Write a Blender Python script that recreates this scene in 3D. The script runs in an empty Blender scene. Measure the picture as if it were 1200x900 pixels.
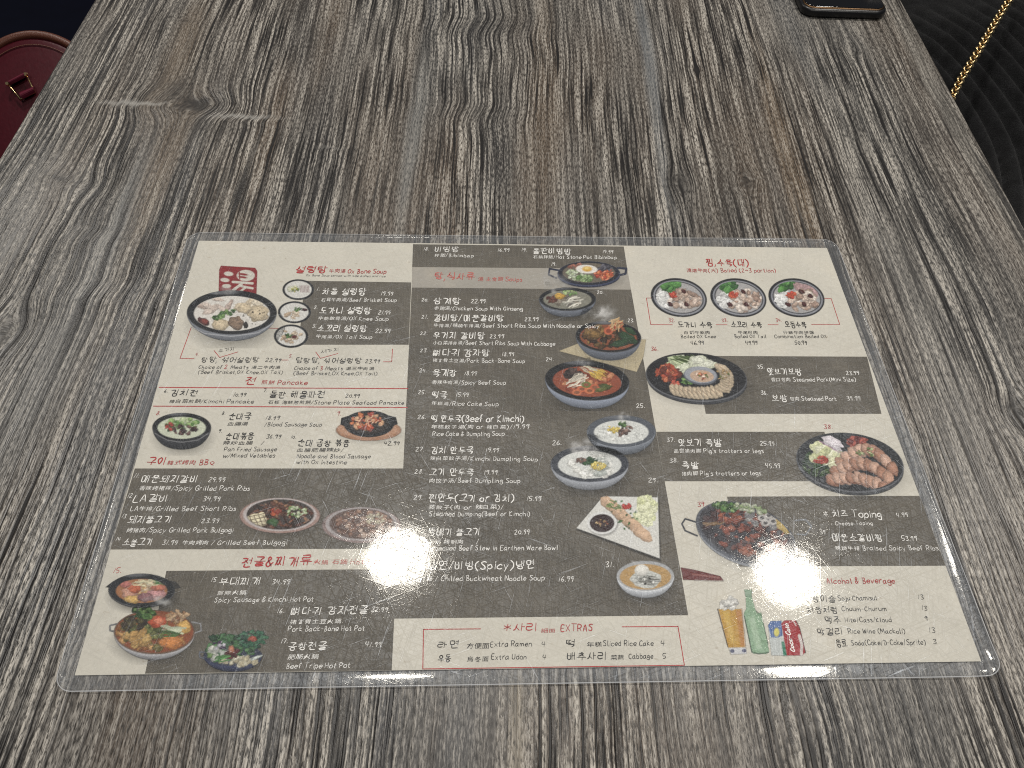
import bpy, math, random
import numpy as np
from mathutils import Matrix, Vector

sc = bpy.context.scene
ZT = 0.75            # table top
ZP = ZT + 0.0007     # plane of the printed sheet

# ------------------------------------------------------------------ camera
F_PX = 985.451       # focal length for a 1200 px wide frame
CAM = np.array([-0.03559463, -0.28218268, 0.3979025 + ZP])
ROT = np.array([[0.99856005, -0.00262824, -0.05358093],
                [-0.03063741, 0.79194749, -0.60982007],
                [0.04403603, 0.61058354, 0.79072661]])
cam_d = bpy.data.cameras.new('camera')
cam = bpy.data.objects.new('camera', cam_d)
sc.collection.objects.link(cam)
mw = Matrix.Identity(4)
for i in range(3):
    for j in range(3):
        mw[i][j] = ROT[i][j]
    mw[i][3] = CAM[i]
cam.matrix_world = mw
cam_d.sensor_width = 36.0
cam_d.lens = F_PX / 1200 * 36.0
cam_d.clip_start = 0.02
cam_d.clip_end = 50
sc.camera = cam

# ------------------------------------------------------------------ light
world = bpy.data.worlds.new('World')
sc.world = world
world.use_nodes = True
world.node_tree.nodes['Background'].inputs[0].default_value = (0.86, 0.92, 1.0, 1)
world.node_tree.nodes['Background'].inputs[1].default_value = 0.075
LAMP_H = 2.0


def light_or_fill(x, y, power, r=0.10, col=(1.0, 0.955, 0.885), spread=150):
    ld = bpy.data.lights.new('ceiling_light_or_fill', 'AREA')
    ld.shape = 'DISK'
    ld.size = r * 2
    ld.energy = power
    ld.color = col
    ld.spread = math.radians(spread)
    o = bpy.data.objects.new('ceiling_light_or_fill', ld)
    o.location = (x, y, ZT + LAMP_H)
    sc.collection.objects.link(o)
    return o


light_or_fill(-0.2428, 0.8926, 16.3)
light_or_fill(0.9627, 0.8235, 16.3)
light_or_fill(-1.67, 2.17, 16)
light_or_fill(-0.24, -0.95, 12)  # added fill light behind the camera, brightens the near part of the table
light_or_fill(0.96, -0.95, 12)  # second added fill light, unseen, for the near right
sc.view_settings.view_transform = 'Standard'
sc.view_settings.look = 'None'
sc.view_settings.exposure = 0.0
sc.view_settings.gamma = 1.0
sc.cycles.max_bounces = 3
sc.cycles.diffuse_bounces = 1
sc.cycles.glossy_bounces = 2
sc.cycles.transparent_max_bounces = 16
sc.cycles.caustics_reflective = False
sc.cycles.caustics_refractive = False
sc.cycles.sample_clamp_indirect = 4.0
sc.cycles.use_denoising = False
sc.cycles.sample_clamp_direct = 18.0
sc.cycles.filter_width = 1.1


# ------------------------------------------------------------------ image pixel helpers
def ray_plane(x, y, p0=(0, 0, ZP), n=(0, 0, 1)):
    d = ROT @ np.array([x - 600.0, 450.0 - y, -F_PX])
    n = np.array(n, float)
    k = np.dot(np.array(p0, float) - CAM, n) / np.dot(d, n)
    return CAM + k * d


def S(x, y):  # x, y are pixels read off the image
    """point of the sheet seen at image pixel x, y -> sheet coordinates in metres"""
    p = ray_plane(x, y)
    return p[0], p[1]


def to_pixels(xs, ys):
    """sheet coordinates (arrays) -> image pixel positions"""
    q = np.stack([xs - CAM[0], ys - CAM[1], np.full_like(xs, ZP - CAM[2])], -1) @ ROT
    return 600 + F_PX * q[:, 0] / -q[:, 2], 450 - F_PX * q[:, 1] / -q[:, 2]


# ------------------------------------------------------------------ object helpers
def link(name, me, parent=None, mats=()):
    o = bpy.data.objects.new(name, me)
    sc.collection.objects.link(o)
    if parent is not None:
        o.parent = parent
    for m in mats:
        me.materials.append(m)
    return o


def mesh(name, verts, faces, mats, parent=None, smooth=False, mi=None):
    me = bpy.data.meshes.new(name)
    me.from_pydata([tuple(v) for v in verts], [], faces)
    me.update()
    if smooth:
        for p in me.polygons:
            p.use_smooth = True
    o = link(name, me, parent, mats)
    if mi is not None:
        me.polygons.foreach_set('material_index', mi)
    return o


def empty(name, label, cat, loc=(0, 0, 0), rz=0.0, group=None):
    o = bpy.data.objects.new(name, None)
    o.empty_display_size = 0.05
    sc.collection.objects.link(o)
    o.location = loc
    o.rotation_euler = (0, 0, rz)
    o['label'] = label
    o['category'] = cat
    if group:
        o['group'] = group
    return o


# ------------------------------------------------------------------ node helpers
class N:
    """tiny expression wrapper round shader node sockets"""
    nt = None

    def __init__(s, sock):
        s.s = sock

    @staticmethod
    def node(t, **kw):
        n = N.nt.nodes.new(t)
        for k, v in kw.items():
            setattr(n, k, v)
        return n

    @staticmethod
    def put(sock, v):
        if isinstance(v, N):
            N.nt.links.new(v.s, sock)
        else:
            sock.default_value = v

    @staticmethod
    def m(op, a, b=0.0, c=0.0, clamp=False):
        n = N.node('ShaderNodeMath', operation=op, use_clamp=clamp)
        N.put(n.inputs[0], a)
        N.put(n.inputs[1], b)
        if len(n.inputs) > 2:
            N.put(n.inputs[2], c)
        return N(n.outputs[0])

    def __add__(s, o): return N.m('ADD', s, o)
    __radd__ = __add__
    def __mul__(s, o): return N.m('MULTIPLY', s, o)
    __rmul__ = __mul__
    def __sub__(s, o): return N.m('SUBTRACT', s, o)
    def __rsub__(s, o): return N.m('SUBTRACT', o, s)
    def __truediv__(s, o): return N.m('DIVIDE', s, o)
    def __pow__(s, o): return N.m('POWER', s, o)


def xyz(v):
    n = N.node('ShaderNodeSeparateXYZ')
    N.put(n.inputs[0], v)
    return N(n.outputs[0]), N(n.outputs[1]), N(n.outputs[2])


def vec(x, y, z=0.0):
    n = N.node('ShaderNodeCombineXYZ')
    for i, v in enumerate((x, y, z)):
        N.put(n.inputs[i], v)
    return N(n.outputs[0])


def noise(v, scale=1.0, detail=2.0, rough=0.5, dist=0.0, col=False):
    n = N.node('ShaderNodeTexNoise')
    N.put(n.inputs['Vector'], v)
    n.inputs['Scale'].default_value = scale
    n.inputs['Detail'].default_value = detail
    n.inputs['Roughness'].default_value = rough
    n.inputs['Distortion'].default_value = dist
    return N(n.outputs['Color' if col else 'Fac'])


def ramp(v, a, b, lo=0.0, hi=1.0):
    n = N.node('ShaderNodeMapRange')
    N.put(n.inputs[0], v)
    n.inputs[1].default_value = a
    n.inputs[2].default_value = b
    n.inputs[3].default_value = lo
    n.inputs[4].default_value = hi
    return N(n.outputs[0])


def mixc(f, a, b, mode='MIX'):
    n = N.node('ShaderNodeMix', data_type='RGBA', blend_type=mode)
    N.put(n.inputs['Factor'], f)
    for k, v in (('A', a), ('B', b)):
        sk = [i for i in n.inputs if i.name == k and i.type == 'RGBA'][0]
        N.put(sk, v if isinstance(v, N) else (*v, 1.0))
    return N([o for o in n.outputs if o.type == 'RGBA'][0])


def bump(h, strength=1.0, dist=0.001):
    n = N.node('ShaderNodeBump')
    n.inputs['Strength'].default_value = strength
    n.inputs['Distance'].default_value = dist
    N.put(n.inputs['Height'], h)
    return N(n.outputs[0])


def new_mat(name):
    m = bpy.data.materials.new(name)
    m.use_nodes = True
    nt = m.node_tree
    N.nt = nt
    b = nt.nodes['Principled BSDF']
    return m, b


def coords(kind='Object'):
    return N(N.node('ShaderNodeTexCoord').outputs[kind])


def simple(name, col, rough=0.6, spec=0.3, metal=0.0, var=0.1, scale=300, bmp=0.0, coat=0.0, sheen=0.0):
    m, b = new_mat(name)
    n = noise(coords(), scale, 3)
    c = mixc(n, tuple(x * (1 - var) for x in col), tuple(min(1, x * (1 + var)) for x in col))
    N.put(b.inputs['Base Color'], c)
    b.inputs['Roughness'].default_value = rough
    b.inputs['Specular IOR Level'].default_value = spec
    b.inputs['Metallic'].default_value = metal
    b.inputs['Coat Weight'].default_value = coat
    b.inputs['Sheen Weight'].default_value = sheen
    if bmp:
        N.put(b.inputs['Normal'], bump(n, 1.0, bmp))
    return m


# ------------------------------------------------------------------ table
TAB_RZ = math.radians(-2.0)
TAB_C = np.array([0.0032, 0.355])
cr, sr = math.cos(-TAB_RZ), math.sin(-TAB_RZ)


def to_table(px, py):
    x, y = ray_plane(px, py, (0, 0, ZT))[:2] - TAB_C
    return cr * x - sr * y, sr * x + cr * y


# image pixel position, half sizes (m) across/along the grain, strength, darkness
KNOTS = [(96, 215, .014, .016, .7, .5), (70, 208, .012, .012, .5, .5), (218, 122, .030, .018, .9, .75), (248, 128, .022, .010, -.8, .0),
         (165, 122, .030, .008, -.8, .0), (290, 138, .030, .007, -1.3, .0), (8, 385, .016, .022, .95, .8),
         (1197, 485, .013, .018, .9, .8), (874, 212, .010, .016, .9, .4), (997, 56, .010, .018, .8, .3),
         (1011, 153, .003, .003, .5, 1.0), (575, 30, .050, .025, -.8, .35), (560, 132, .040, .020, -.7, .3),
         (815, 82, .005, .008, .8, .6), (798, 215, .010, .018, .8, .5), (220, 25, .012, .006, -.7, .3),
         (390, 174, .02, .006, -.5, .2), (1110, 100, .03, .04, .2, .1), (1140, 150, .025, .03, -.2, .45),
         (107, 275, .02, .012, -.7, .2), (125, 340, .03, .014, -.6, .0), (930, 850, .04, .06, .4, .2)]


# lanes of the board that keep their own tone: image pixel position, half width, half length, colour, strength, smoothness
LANES = [(762, 90, .0068, .26, (.135, .142, .148), .85, .62), (486, 150, .008, .13, (.150, .154, .152), .7, .5),
         (140, 250, .010, .10, (.140, .145, .145), .7, .7), (585, 190, .016, .10, (.022, .024, .027), .75, .0),
         (352, 40, .018, .14, (.035, .036, .038), .6, .2), (930, 200, .010, .20, (.150, .108, .070), .8, .1),
         (640, 120, .012, .22, (.120, .088, .060), .7, .0), (530, 230, .016, .12, (.095, .068, .048), .8, .0),
         (215, 60, .016, .10, (.130, .100, .072), .8, .3), (190, 185, .014, .10, (.120, .092, .066), .8, .2),
         (1120, 140, .010, .40, (.165, .163, .150), .5, .35), (870, 300, .018, .14, (.030, .029, .028), .65, .1),
         (990, 90, .020, .12, (.040, .039, .038), .55, .1), (330, 215, .02, .08, (.045, .040, .036), .6, .1),
         (700, 250, .02, .10, (.14, .135, .125), .5, .0), (960, 850, .004, .10, (.020, .021, .024), .9, .3),
         (600, 850, .004, .12, (.30, .26, .20), .6, .4), (445, 850, .006, .09, (.028, .030, .036), .7, .2),
         (60, 420, .02, .10, (.15, .152, .150), .55, .5), (310, 160, .014, .10, (.11, .078, .052), .8, .0),
         (1080, 420, .03, .16, (.13, .128, .122), .4, .3), (560, 40, .03, .03, (.030, .030, .031), .7, .3)]
# short marks across the grain: pale healed ridges and dark spots
MARKS = [(150, 121, .020, .0026, -.8), (190, 121, .022, .0030, -.7), (222, 131, .014, .003, -.5), (282, 137, .024, .0026, -.8), (237, 120, .007, .008, .9),
         (234, 130, .012, .005, .7), (208, 102, .012, .012, .6), (262, 152, .028, .012, .5), (392, 174, .014, .0026, -.5), (408, 176, .008, .002, .6),
         (800, 118, .003, .008, .8), (789, 210, .010, .002, .5), (876, 208, .006, .002, -.5), (1090, 160, .012, .020, .5), (70, 208, .006, .003, .6), (1010, 208, .01, .01, .3)]


def wood():
    m, b = new_mat('weathered_grey_wood')
    x, y, z = xyz(coords())
    ox, oy = x, y
    dark = None
    wob = noise(vec(ox * 130.0, oy * 30.0 + 2.0), 1, 3, .65) - 0.5
    for (kx, ky, ax, ay, dk) in MARKS:
        cx, cy = to_table(kx, ky)
        dx, dy = ox - cx, oy - cy + wob * .018
        t = N.m('EXPONENT', (dx * dx) * (-1 / ax ** 2) + (dy * dy) * (-1 / ay ** 2)) * dk
        dark = t if dark is None else dark + t
    for (kx, ky, ax, ay, s, dk) in KNOTS:
        cx, cy = to_table(kx, ky)
        dx, dy = ox - cx, oy - cy
        r2 = (dx * dx) * (1 / ax ** 2) + (dy * dy) * (1 / ay ** 2)
        g = N.m('EXPONENT', r2 * -1.0)
        if s > 0:
            x = x - dx * g * (s * 0.95)
        else:
            # grain swept sideways across a healed ridge
            x = x + g * dy * s * 0.38
        if dk:
            t = N.m('EXPONENT', r2 * -2.2) * dk
            dark = t if dark is None else dark + t
    w1 = noise(vec(ox * 5.0, oy * 2.6), 1, 2, .5) - 0.5
    w2 = noise(vec(ox * 16.0 + 3.1, oy * 9.0), 1, 2, .5) - 0.5
    w3 = noise(vec(ox * 70.0, oy * 45.0 + 7.7), 1, 2, .6) - 0.5
    x = x + w1 * 0.018 + w2 * 0.0028 + w3 * 0.0008
    broad = noise(vec(x * 13.0, y * 1.6 + 4.0), 1, 3, .55)
    mid = noise(vec(x * 80.0, y * 2.0), 1, 2, .55)
    rings = noise(vec(x * 290.0 + 11.0, y * 3.0), 1, 2, .6)
    fib = noise(vec(x * 600.0, y * 15.0), 1, 1, .5)
    pit = noise(vec(x * 1250.0, y * 210.0 + 3.0), 1, 2, .65)
    density = ramp(noise(vec(ox * 16.0 + 9.0, oy * 5.0), 1, 1), .38, .60, 0.35, 1.0)
    brk = ramp(pit, .42, .58, .30, 1.0)
    lanes, smooth = [], None
    for (kx, ky, hw, hl, col_, st, sm) in LANES:
        cx, cy = to_table(kx, ky)
        dx, dy = x - cx, y - cy
        g = N.m('EXPONENT', (dx * dx) * (-1 / hw ** 2) + (dy * dy) * (-1 / hl ** 2))
        g = ramp(g + ((mid - .5) * .8 + (rings - .5) * 1.3 + (pit - .5) * .5) * g, .18, .85)
        lanes.append((g * st, col_))
        if sm:
            smooth = g * sm if smooth is None else N.m('MAXIMUM', smooth, g * sm)
    keep = 1.0 - smooth * .72
    density = density * keep
    light = (ramp(rings, .51, .58) * 0.55 + ramp(fib, .50, .60) * 0.62) * density * brk
    darkl = (ramp(rings, .48, .41) * 0.62 + ramp(fib, .49, .40) * 0.70) * density
    warm = ramp(noise(vec(x * 9.0 + 5.0, y * 1.4 + 1.0), 1, 2, .6), .43, .60)
    base = mixc(ramp(broad, .36, .64), (.036, .035, .034), (.118, .114, .108))
    base = mixc(warm * 0.75, base, (.095, .067, .045))
    base = mixc(ramp(mid, .35, .65) * 0.30, base, (.17, .152, .132))
    blue = ramp(noise(vec(x * 22.0 + 1.0, y * 1.8 + 9.0), 1, 1, .5), .56, .70)
    base = mixc(blue * 0.6, base, (.062, .069, .078))
    for g, col_ in lanes:
        base = mixc(g, base, col_)
    c = mixc(N.m('MINIMUM', light * 1.0, 1.0), base, (.52, .485, .43))
    c = mixc(ramp(pit, .53, .64, 0.0, .50) * keep, c, (.33, .31, .28))
    c = mixc(N.m('MINIMUM', darkl * 1.10, .97), c, (.007, .006, .006))
    c = mixc(ramp(pit, .48, .36, 0.0, .80) * ramp(keep, 0, 1, .35, 1), c, (.010, .009, .008))
    cracks = ramp(mid, .33, .27, 0.0, .85)
    c = mixc(cracks, c, (.012, .011, .011))
    c = mixc(N.m('MAXIMUM', N.m('MINIMUM', dark * 0.80, .9), 0.0), c, (.022, .020, .019))
    pale = N.m('MAXIMUM', dark * -0.9, 0.0)
    c = mixc(N.m('MINIMUM', pale, 1.0), c, (.30, .29, .27))
    N.put(b.inputs['Base Color'], c)
    h = light * 1.0 - darkl * 0.9 - cracks * .7
    N.put(b.inputs['Normal'], bump(h, 0.8, 0.0004))
    b.inputs['Roughness'].default_value = .36
    b.inputs['Specular IOR Level'].default_value = 0.5
    return m


table = empty('dining_table', 'grey weathered wood look table top lying under the menu', 'table',
              (TAB_C[0], TAB_C[1], 0), TAB_RZ)
W_T, Y0, Y1, TH = 0.3735, -0.75, 0.75, 0.032


def rounded_slab(name, x0, x1, y0, y1, z0, z1, r, bev, mats, parent, segs=8, smooth=True):
    """slab with rounded corners and a rounded upper and lower edge"""
    rings = []
    prof = []
    for k in range(5):
        a = math.pi / 2 * k / 4
        prof.append((bev * (1 - math.sin(a)), z0 + bev * (1 - math.cos(a))))
    for k in range(5):
        a = math.pi / 2 * k / 4
        prof.append((bev * (1 - math.cos(a)), z1 - bev * (1 - math.sin(a))))
    verts, faces = [], []
    n = None
    for (ins, z) in prof:
        ring = []
        for (cx, cy, a0) in ((x1 - r, y1 - r, 0), (x0 + r, y1 - r, 90), (x0 + r, y0 + r, 180), (x1 - r, y0 + r, 270)):
            for s in range(segs + 1):
                a = math.radians(a0 + 90 * s / segs)
                rr = max(r - ins, 1e-5)
                ring.append((cx + rr * math.cos(a), cy + rr * math.sin(a), z))
        n = len(ring)
        verts += ring
    for k in range(len(prof) - 1):
        for i in range(n):
            j = (i + 1) % n
            faces.append((k * n + i, k * n + j, (k + 1) * n + j, (k + 1) * n + i))
    faces.append(tuple(range(n - 1, -1, -1)))
    faces.append(tuple((len(prof) - 1) * n + i for i in range(n)))
    o = mesh(name, verts, faces, mats, parent)
    for p in o.data.polygons:
        p.use_smooth = smooth and len(p.vertices) == 4
    return o


M_WOOD = wood()
rounded_slab('tabletop', -W_T, W_T, Y0, Y1, ZT - TH, ZT, 0.012, 0.0022, [M_WOOD], table)
M_IRON = simple('black_powder_coated_steel', (.02, .02, .02), .5)


def cyl(name, p0, p1, r0, r1, mats, parent=None, seg=20):
    p0, p1 = Vector(p0), Vector(p1)
    d = (p1 - p0).normalized()
    u = d.orthogonal().normalized()
    v = d.cross(u)
    vs, fs = [], []
    for (p, r) in ((p0, r0), (p1, r1)):
        for i in range(seg):
            a = 2 * math.pi * i / seg
            vs.append(p + u * math.cos(a) * r + v * math.sin(a) * r)
    for i in range(seg):
        j = (i + 1) % seg
        fs.append((i, j, seg + j, seg + i))
    fs += [tuple(range(seg - 1, -1, -1)), tuple(range(seg, 2 * seg))]
    return mesh(name, vs, fs, mats, parent)


cyl('pedestal', (0, 0, 0.02), (0, 0, ZT - TH - .002), .04, .04, [M_IRON], table)
cyl('foot_plate', (0, 0, 0.001), (0, 0, 0.02), .26, .25, [M_IRON], table, 48)

# floor below
M_FLOOR = simple('dark_floor', (.03, .028, .027), .5, .3, 0, .4, 8)
fl = mesh('floor', [(-4, -4, 0), (4, -4, 0), (4, 5, 0), (-4, 5, 0)], [(0, 1, 2, 3)], [M_FLOOR])
fl['kind'] = 'structure'


# ------------------------------------------------------------------ print materials
def print_mat(name, col, kind='ink', rough=.75):
    m, b = new_mat(name)
    co = coords()
    x, y, z = xyz(co)
    if kind == 'paper':
        big = noise(co, 22, 4, .6)
        fl_ = noise(co, 700, 3, .6)
        sp = noise(vec(x * 260, y * 420), 1, 2)
        c = mixc(ramp(big, .3, .7), tuple(v * .93 for v in col), tuple(min(1, v * 1.05) for v in col))
        c = mixc(ramp(big, .56, .70, 0, .22), c, (.60, .52, .40))
        c = mixc(ramp(fl_, .35, .65, 0, .22), c, tuple(v * .72 for v in col))
        c = mixc(ramp(sp, .66, .76, 0, .40), c, (.36, .30, .22))
    elif kind == 'grey':
        big = noise(vec(x * 18, y * 30), 1, 4, .65)
        v1 = noise(vec(x * 1500, y * 90), 1, 2)
        h1 = noise(vec(x * 90, y * 1500), 1, 2)
        wv = N.m('SINE', x * 3300.0) * N.m('SINE', y * 3300.0)
        c = mixc(ramp(big, .3, .7), tuple(v * .78 for v in col), tuple(v * 1.22 for v in col))
        c = mixc(ramp(v1, .50, .68, 0, .36), c, tuple(min(1, v * 2.0) for v in col))
        c = mixc(ramp(h1, .50, .68, 0, .30), c, tuple(v * .45 for v in col))
        c = mixc(ramp(wv, .2, 1, 0, .22), c, tuple(v * 1.9 for v in col))
        c = mixc(ramp(noise(vec(x * 60, y * 60 + 4), 1, 4, .7), .58, .72, 0, .25), c, tuple(v * 1.8 for v in col))
    else:
        f = noise(co, 900, 2)
        c = mixc(ramp(f, .3, .7), tuple(v * .85 for v in col), tuple(min(1, v * 1.1) for v in col))
    N.put(b.inputs['Base Color'], c)
    b.inputs['Roughness'].default_value = rough
    b.inputs['Specular IOR Level'].default_value = .15
    return m


M_PAPER = print_mat('beige_printed_paper', (.61, .58, .505), 'paper')
M_GREY = print_mat('grey_brown_printed_ink', (.110, .098, .080), 'grey')
M_BAND = print_mat('pale_grey_printed_ink', (.36, .335, .295), 'paper')
M_INK = {'w': print_mat('white_ink', (.88, .86, .82)), 'k': print_mat('black_ink', (.018, .016, .015)),
         'r': print_mat('red_ink', (.42, .035, .035)), 'p': print_mat('faded_red_ink', (.52, .13, .11))}

menu = empty('laminated_menu', 'laminated beige and grey food menu with dish photos lying on the wood table', 'menu', (0, 0, ZT))
MZ = ZP - ZT
PW, PH = 0.216, 0.1458


def poly(name, pts, z, mat, parent):
    v = [(*S(*p), z) for p in pts]
    o = mesh(name, v, [tuple(range(len(v)))], [mat], parent)
    if o.data.polygons[0].normal.z < 0:
        o.data.flip_normals()
    return o


# sheet with its thickness
paper = mesh('paper_sheet', [(sx * PW, sy * PH, z) for z in (MZ - .00025, MZ) for (sx, sy) in ((-1, -1), (1, -1), (1, 1), (-1, 1))],
             [(3, 2, 1, 0), (4, 5, 6, 7), (0, 1, 5, 4), (1, 2, 6, 5), (2, 3, 7, 6), (3, 0, 4, 7)], [M_PAPER], menu)
ZG, ZB, ZL, ZI, ZX = MZ + .00004, MZ + .00008, MZ + .00010, MZ + .00014, MZ + .00019
CORNER = {'tl': (233, 282), 'tr': (968.6, 290.5), 'br': (1149.6, 774.6), 'bl': (88, 791.2)}
poly('grey_panel', [(357, 329), (482, 331), (479, 404), (350, 404)], ZG, M_GREY, paper)
poly('grey_panel', [(484, 286.2), (731, 288.9), (735, 315), (483, 313)], ZG, M_GREY, paper)
poly('pale_band', [(483, 313), (735, 315), (739.5, 339.5), (482.5, 337)], ZG, M_BAND, paper)
poly('grey_panel', [(482.5, 337), (739.5, 339.5), (806.5, 721), (462, 725), (459, 785.5), (170, 789.5), (195, 669),
                    (455, 667), (457, 643), (129.5, 644), (158, 549), (472.5, 549)], ZG, M_GREY, paper)
poly('grey_panel', [(815, 417), (1016, 418), (1033, 485), (827, 485)], ZG, M_GREY, paper)
poly('grey_panel', [(769, 506), (966, 506), (984, 564), (779, 564)], ZG, M_GREY, paper)
poly('grey_panel', [(852, 582), (1077.5, 581), (1108, 663), (866, 664)], ZG, M_GREY, paper)


# ------------------------------------------------------------------ strokes
def catmull(pts, sub=3):
    if len(pts) < 3:
        return pts
    P = [pts[0]] + list(pts) + [pts[-1]]
    out = []
    for i in range(1, len(P) - 2):
        p0, p1, p2, p3 = P[i - 1], P[i], P[i + 1], P[i + 2]
        for s in range(sub):
            t = s / sub
            out.append(tuple(.5 * ((2 * p1[k]) + (-p0[k] + p2[k]) * t + (2 * p0[k] - 5 * p1[k] + 4 * p2[k] - p3[k]) * t * t
                                   + (-p0[k] + 3 * p1[k] - 3 * p2[k] + p3[k]) * t ** 3) for k in (0, 1)))
    out.append(pts[-1])
    return out


def ribbon(V, Fc, pts, w, z, taper=.6):
    """flat pen stroke"""
    n = len(pts)
    base = len(V)
    for i, p in enumerate(pts):
        a = pts[max(i - 1, 0)]
        c = pts[min(i + 1, n - 1)]
        dx, dy = c[0] - a[0], c[1] - a[1]
        L = math.hypot(dx, dy) or 1e-9
        t = i / (n - 1)
        ww = w * (.5 if t not in (0, 1) else .5 * taper)
        nx, ny = -dy / L * ww, dx / L * ww
        ex = ey = 0
        if i == 0:
            ex, ey = -dx / L * w * .3, -dy / L * w * .3
        if i == n - 1:
            ex, ey = dx / L * w * .3, dy / L * w * .3
        V.append((p[0] + nx + ex, p[1] + ny + ey, z))
        V.append((p[0] - nx + ex, p[1] - ny + ey, z))
    for i in range(n - 1):
        a = base + 2 * i
        Fc.append((a + 1, a + 3, a + 2, a))


LAT = {
 'A': '0d3n6d|1g5g', 'B': '1n1d|0n4n5l4j1i|1i5h6f4d1d', 'C': '6l4n1l0h1e4d6f', 'D': '1n1d|0n4m6i5e1d', 'E': '6n1n1d6d|1i5i',
 'F': '6n1n1d|1i5i', 'G': '6l4n1l0h1e4d6e6h4h', 'H': '0n0d|6n6d|0i6i', 'I': '1n1d', 'J': '4n4f2d0f', 'K': '0n0d|5n0h6d', 'L': '0n0d5d',
 'M': '0d1n4f7n8d', 'N': '0d0n6d6n', 'O': '3n0k0g3d6g6k3n', 'P': '0d0n4n6l4i0h', 'R': '0d0n4n6l4i0h|3h6d', 'S': '6m4n1m1k5h5e3d0e',
 'T': '0n7n|3n3d', 'U': '0n0f3d6f6n', 'W': '0n2d4l6d8n', 'X': '0n6d|6n0d', 'V': '0n3d6n',
 'a': '5i3j0h0e2d5g|5j5e6d', 'b': '0n0d|0h3j5h5e3d0e', 'c': '5i3j0h0e3d5e', 'd': '5n5d|5h3j0h0e3d5f', 'e': '0g5g5i3j0h0f2d5e',
 'f': '5n3n2l2d|0i4i', 'g': '5i3j0h1e5g|5j5b3a0b', 'h': '0n0d|0h3j5h5d', 'i': '1j1d|1m1l', 'j': '2j2b0a|2m2l', 'k': '0n0d|4j0g5d',
 'l': '1n1e2d', 'm': '0j0d|0h2j4h4d|4h6j8h8d', 'n': '0j0d|0h3j5h5d', 'o': '3j0h0e3d5e5h3j', 'p': '0j0a|0h3j5h5f3d0e',
 'q': '5j5a|5h3j0h0f2d5f', 'r': '0j0d|0g2j4j', 's': '4i2j0i4f3d0d', 't': '2m2e4d|0j4j', 'u': '0j0f2d5f|5j5d', 'v': '0j2d5j',
 'w': '0j2d4i6d8j', 'x': '0j5d|5j0d', 'y': '0j2e|5j1a', 'z': '0j5j0d5d',
 '0': '3l0j0g3d5g5j3l', '1': '3n1d', '2': '0l3n5l3h0d6d', '3': '0m4n5l2i5g4d0d', '4': '1n0i6i|5n4d', '5': '6n1n0i4i5f3d0d',
 '6': '4n0h0e3d5f3h0g', '7': '0n6n2d', '8': '5l3n1l4h4e2d0f3i5l', '9': '5k3n0l1j5l|5n4h3d', '.': '0d1e', ',': '1e0b', '/': '0c4n',
 '(': '3n0k0f3b', ')': '0n3k3f0b', '&': '5d1k2n4l0g1d3d6h', '-': '0h4h', "'": '1n0l', '*': '0h6l|6h0l|3n3f', '~': '0h2j4h6j', '+': '0h6h|3k3e',
}
C1 = {'ㄱ': '0999 7 0', }
CONS = {
 'ㄱ': '09 89 95 60', 'ㄴ': '19 11 40 91', 'ㄷ': '89 19|19 11 40 91', 'ㄹ': '09 89 85 05 01 40 91', 'ㅁ': '19 20 80 89 19', 'ㅂ': '19 10 80 89|15 85',
 'ㅅ': '59 32 00|44 90', 'ㅇ': '59 17 13 50 83 87 59', 'ㅈ': '09 89 42 00|45 90', 'ㅊ': '49 69|06 86 42 00|44 90', 'ㅋ': '09 89 95 60|05 85',
 'ㅌ': '89 19 11 40 91|15 75', 'ㅍ': '09 99|29 31|69 61|00 90', 'ㅎ': '39 69|06 96|55 23 40 72 55'}
DBL = {'ㄲ': 'ㄱ', 'ㄸ': 'ㄷ', 'ㅃ': 'ㅂ', 'ㅆ': 'ㅅ', 'ㅉ': 'ㅈ'}
LS = 'ㄱㄲㄴㄷㄸㄹㅁㅂㅃㅅㅆㅇㅈㅉㅊㅋㅌㅍㅎ'
VS = 'ㅏㅐㅑㅒㅓㅔㅕㅖㅗㅘㅙㅚㅛㅜㅝㅞㅟㅠㅡㅢㅣ'
TS = ['', 'ㄱ', 'ㄲ', 'ㄱㅅ', 'ㄴ', 'ㄴㅈ', 'ㄴㅎ', 'ㄷ', 'ㄹ', 'ㄹㄱ', 'ㄹㅁ', 'ㄹㅂ', 'ㄹㅅ', 'ㄹㅌ', 'ㄹㅍ', 'ㄹㅎ', 'ㅁ', 'ㅂ', 'ㅂㅅ', 'ㅅ', 'ㅆ', 'ㅇ', 'ㅈ', 'ㅊ', 'ㅋ', 'ㅌ', 'ㅍ', 'ㅎ']
VV = {'ㅏ': '39 30|35 95', 'ㅐ': '19 10|79 70|15 75', 'ㅑ': '39 30|37 97|33 93', 'ㅓ': '69 60|05 65', 'ㅔ': '49 41|89 80|05 45',
      'ㅕ': '69 60|07 67|03 63', 'ㅖ': '49 41|89 80|07 47|03 43', 'ㅣ': '59 50', 'ㅒ': '19 10|79 70|17 77|13 73'}
VH = {'ㅗ': '59 52|02 92', 'ㅛ': '39 32|69 62|02 92', 'ㅜ': '07 97|57 50', 'ㅠ': '07 97|37 30|67 60', 'ㅡ': '05 95'}
MIX = {'ㅘ': 'ㅗㅏ', 'ㅙ': 'ㅗㅐ', 'ㅚ': 'ㅗㅣ', 'ㅝ': 'ㅜㅓ', 'ㅞ': 'ㅜㅔ', 'ㅟ': 'ㅜㅣ', 'ㅢ': 'ㅡㅣ'}


def jparse(s, x0, y0, x1, y1):
    out = []
    for st in s.split('|'):
        out.append([(x0 + int(p[0]) / 9 * (x1 - x0), y0 + int(p[1]) / 9 * (y1 - y0)) for p in st.split()])
    return out


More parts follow.
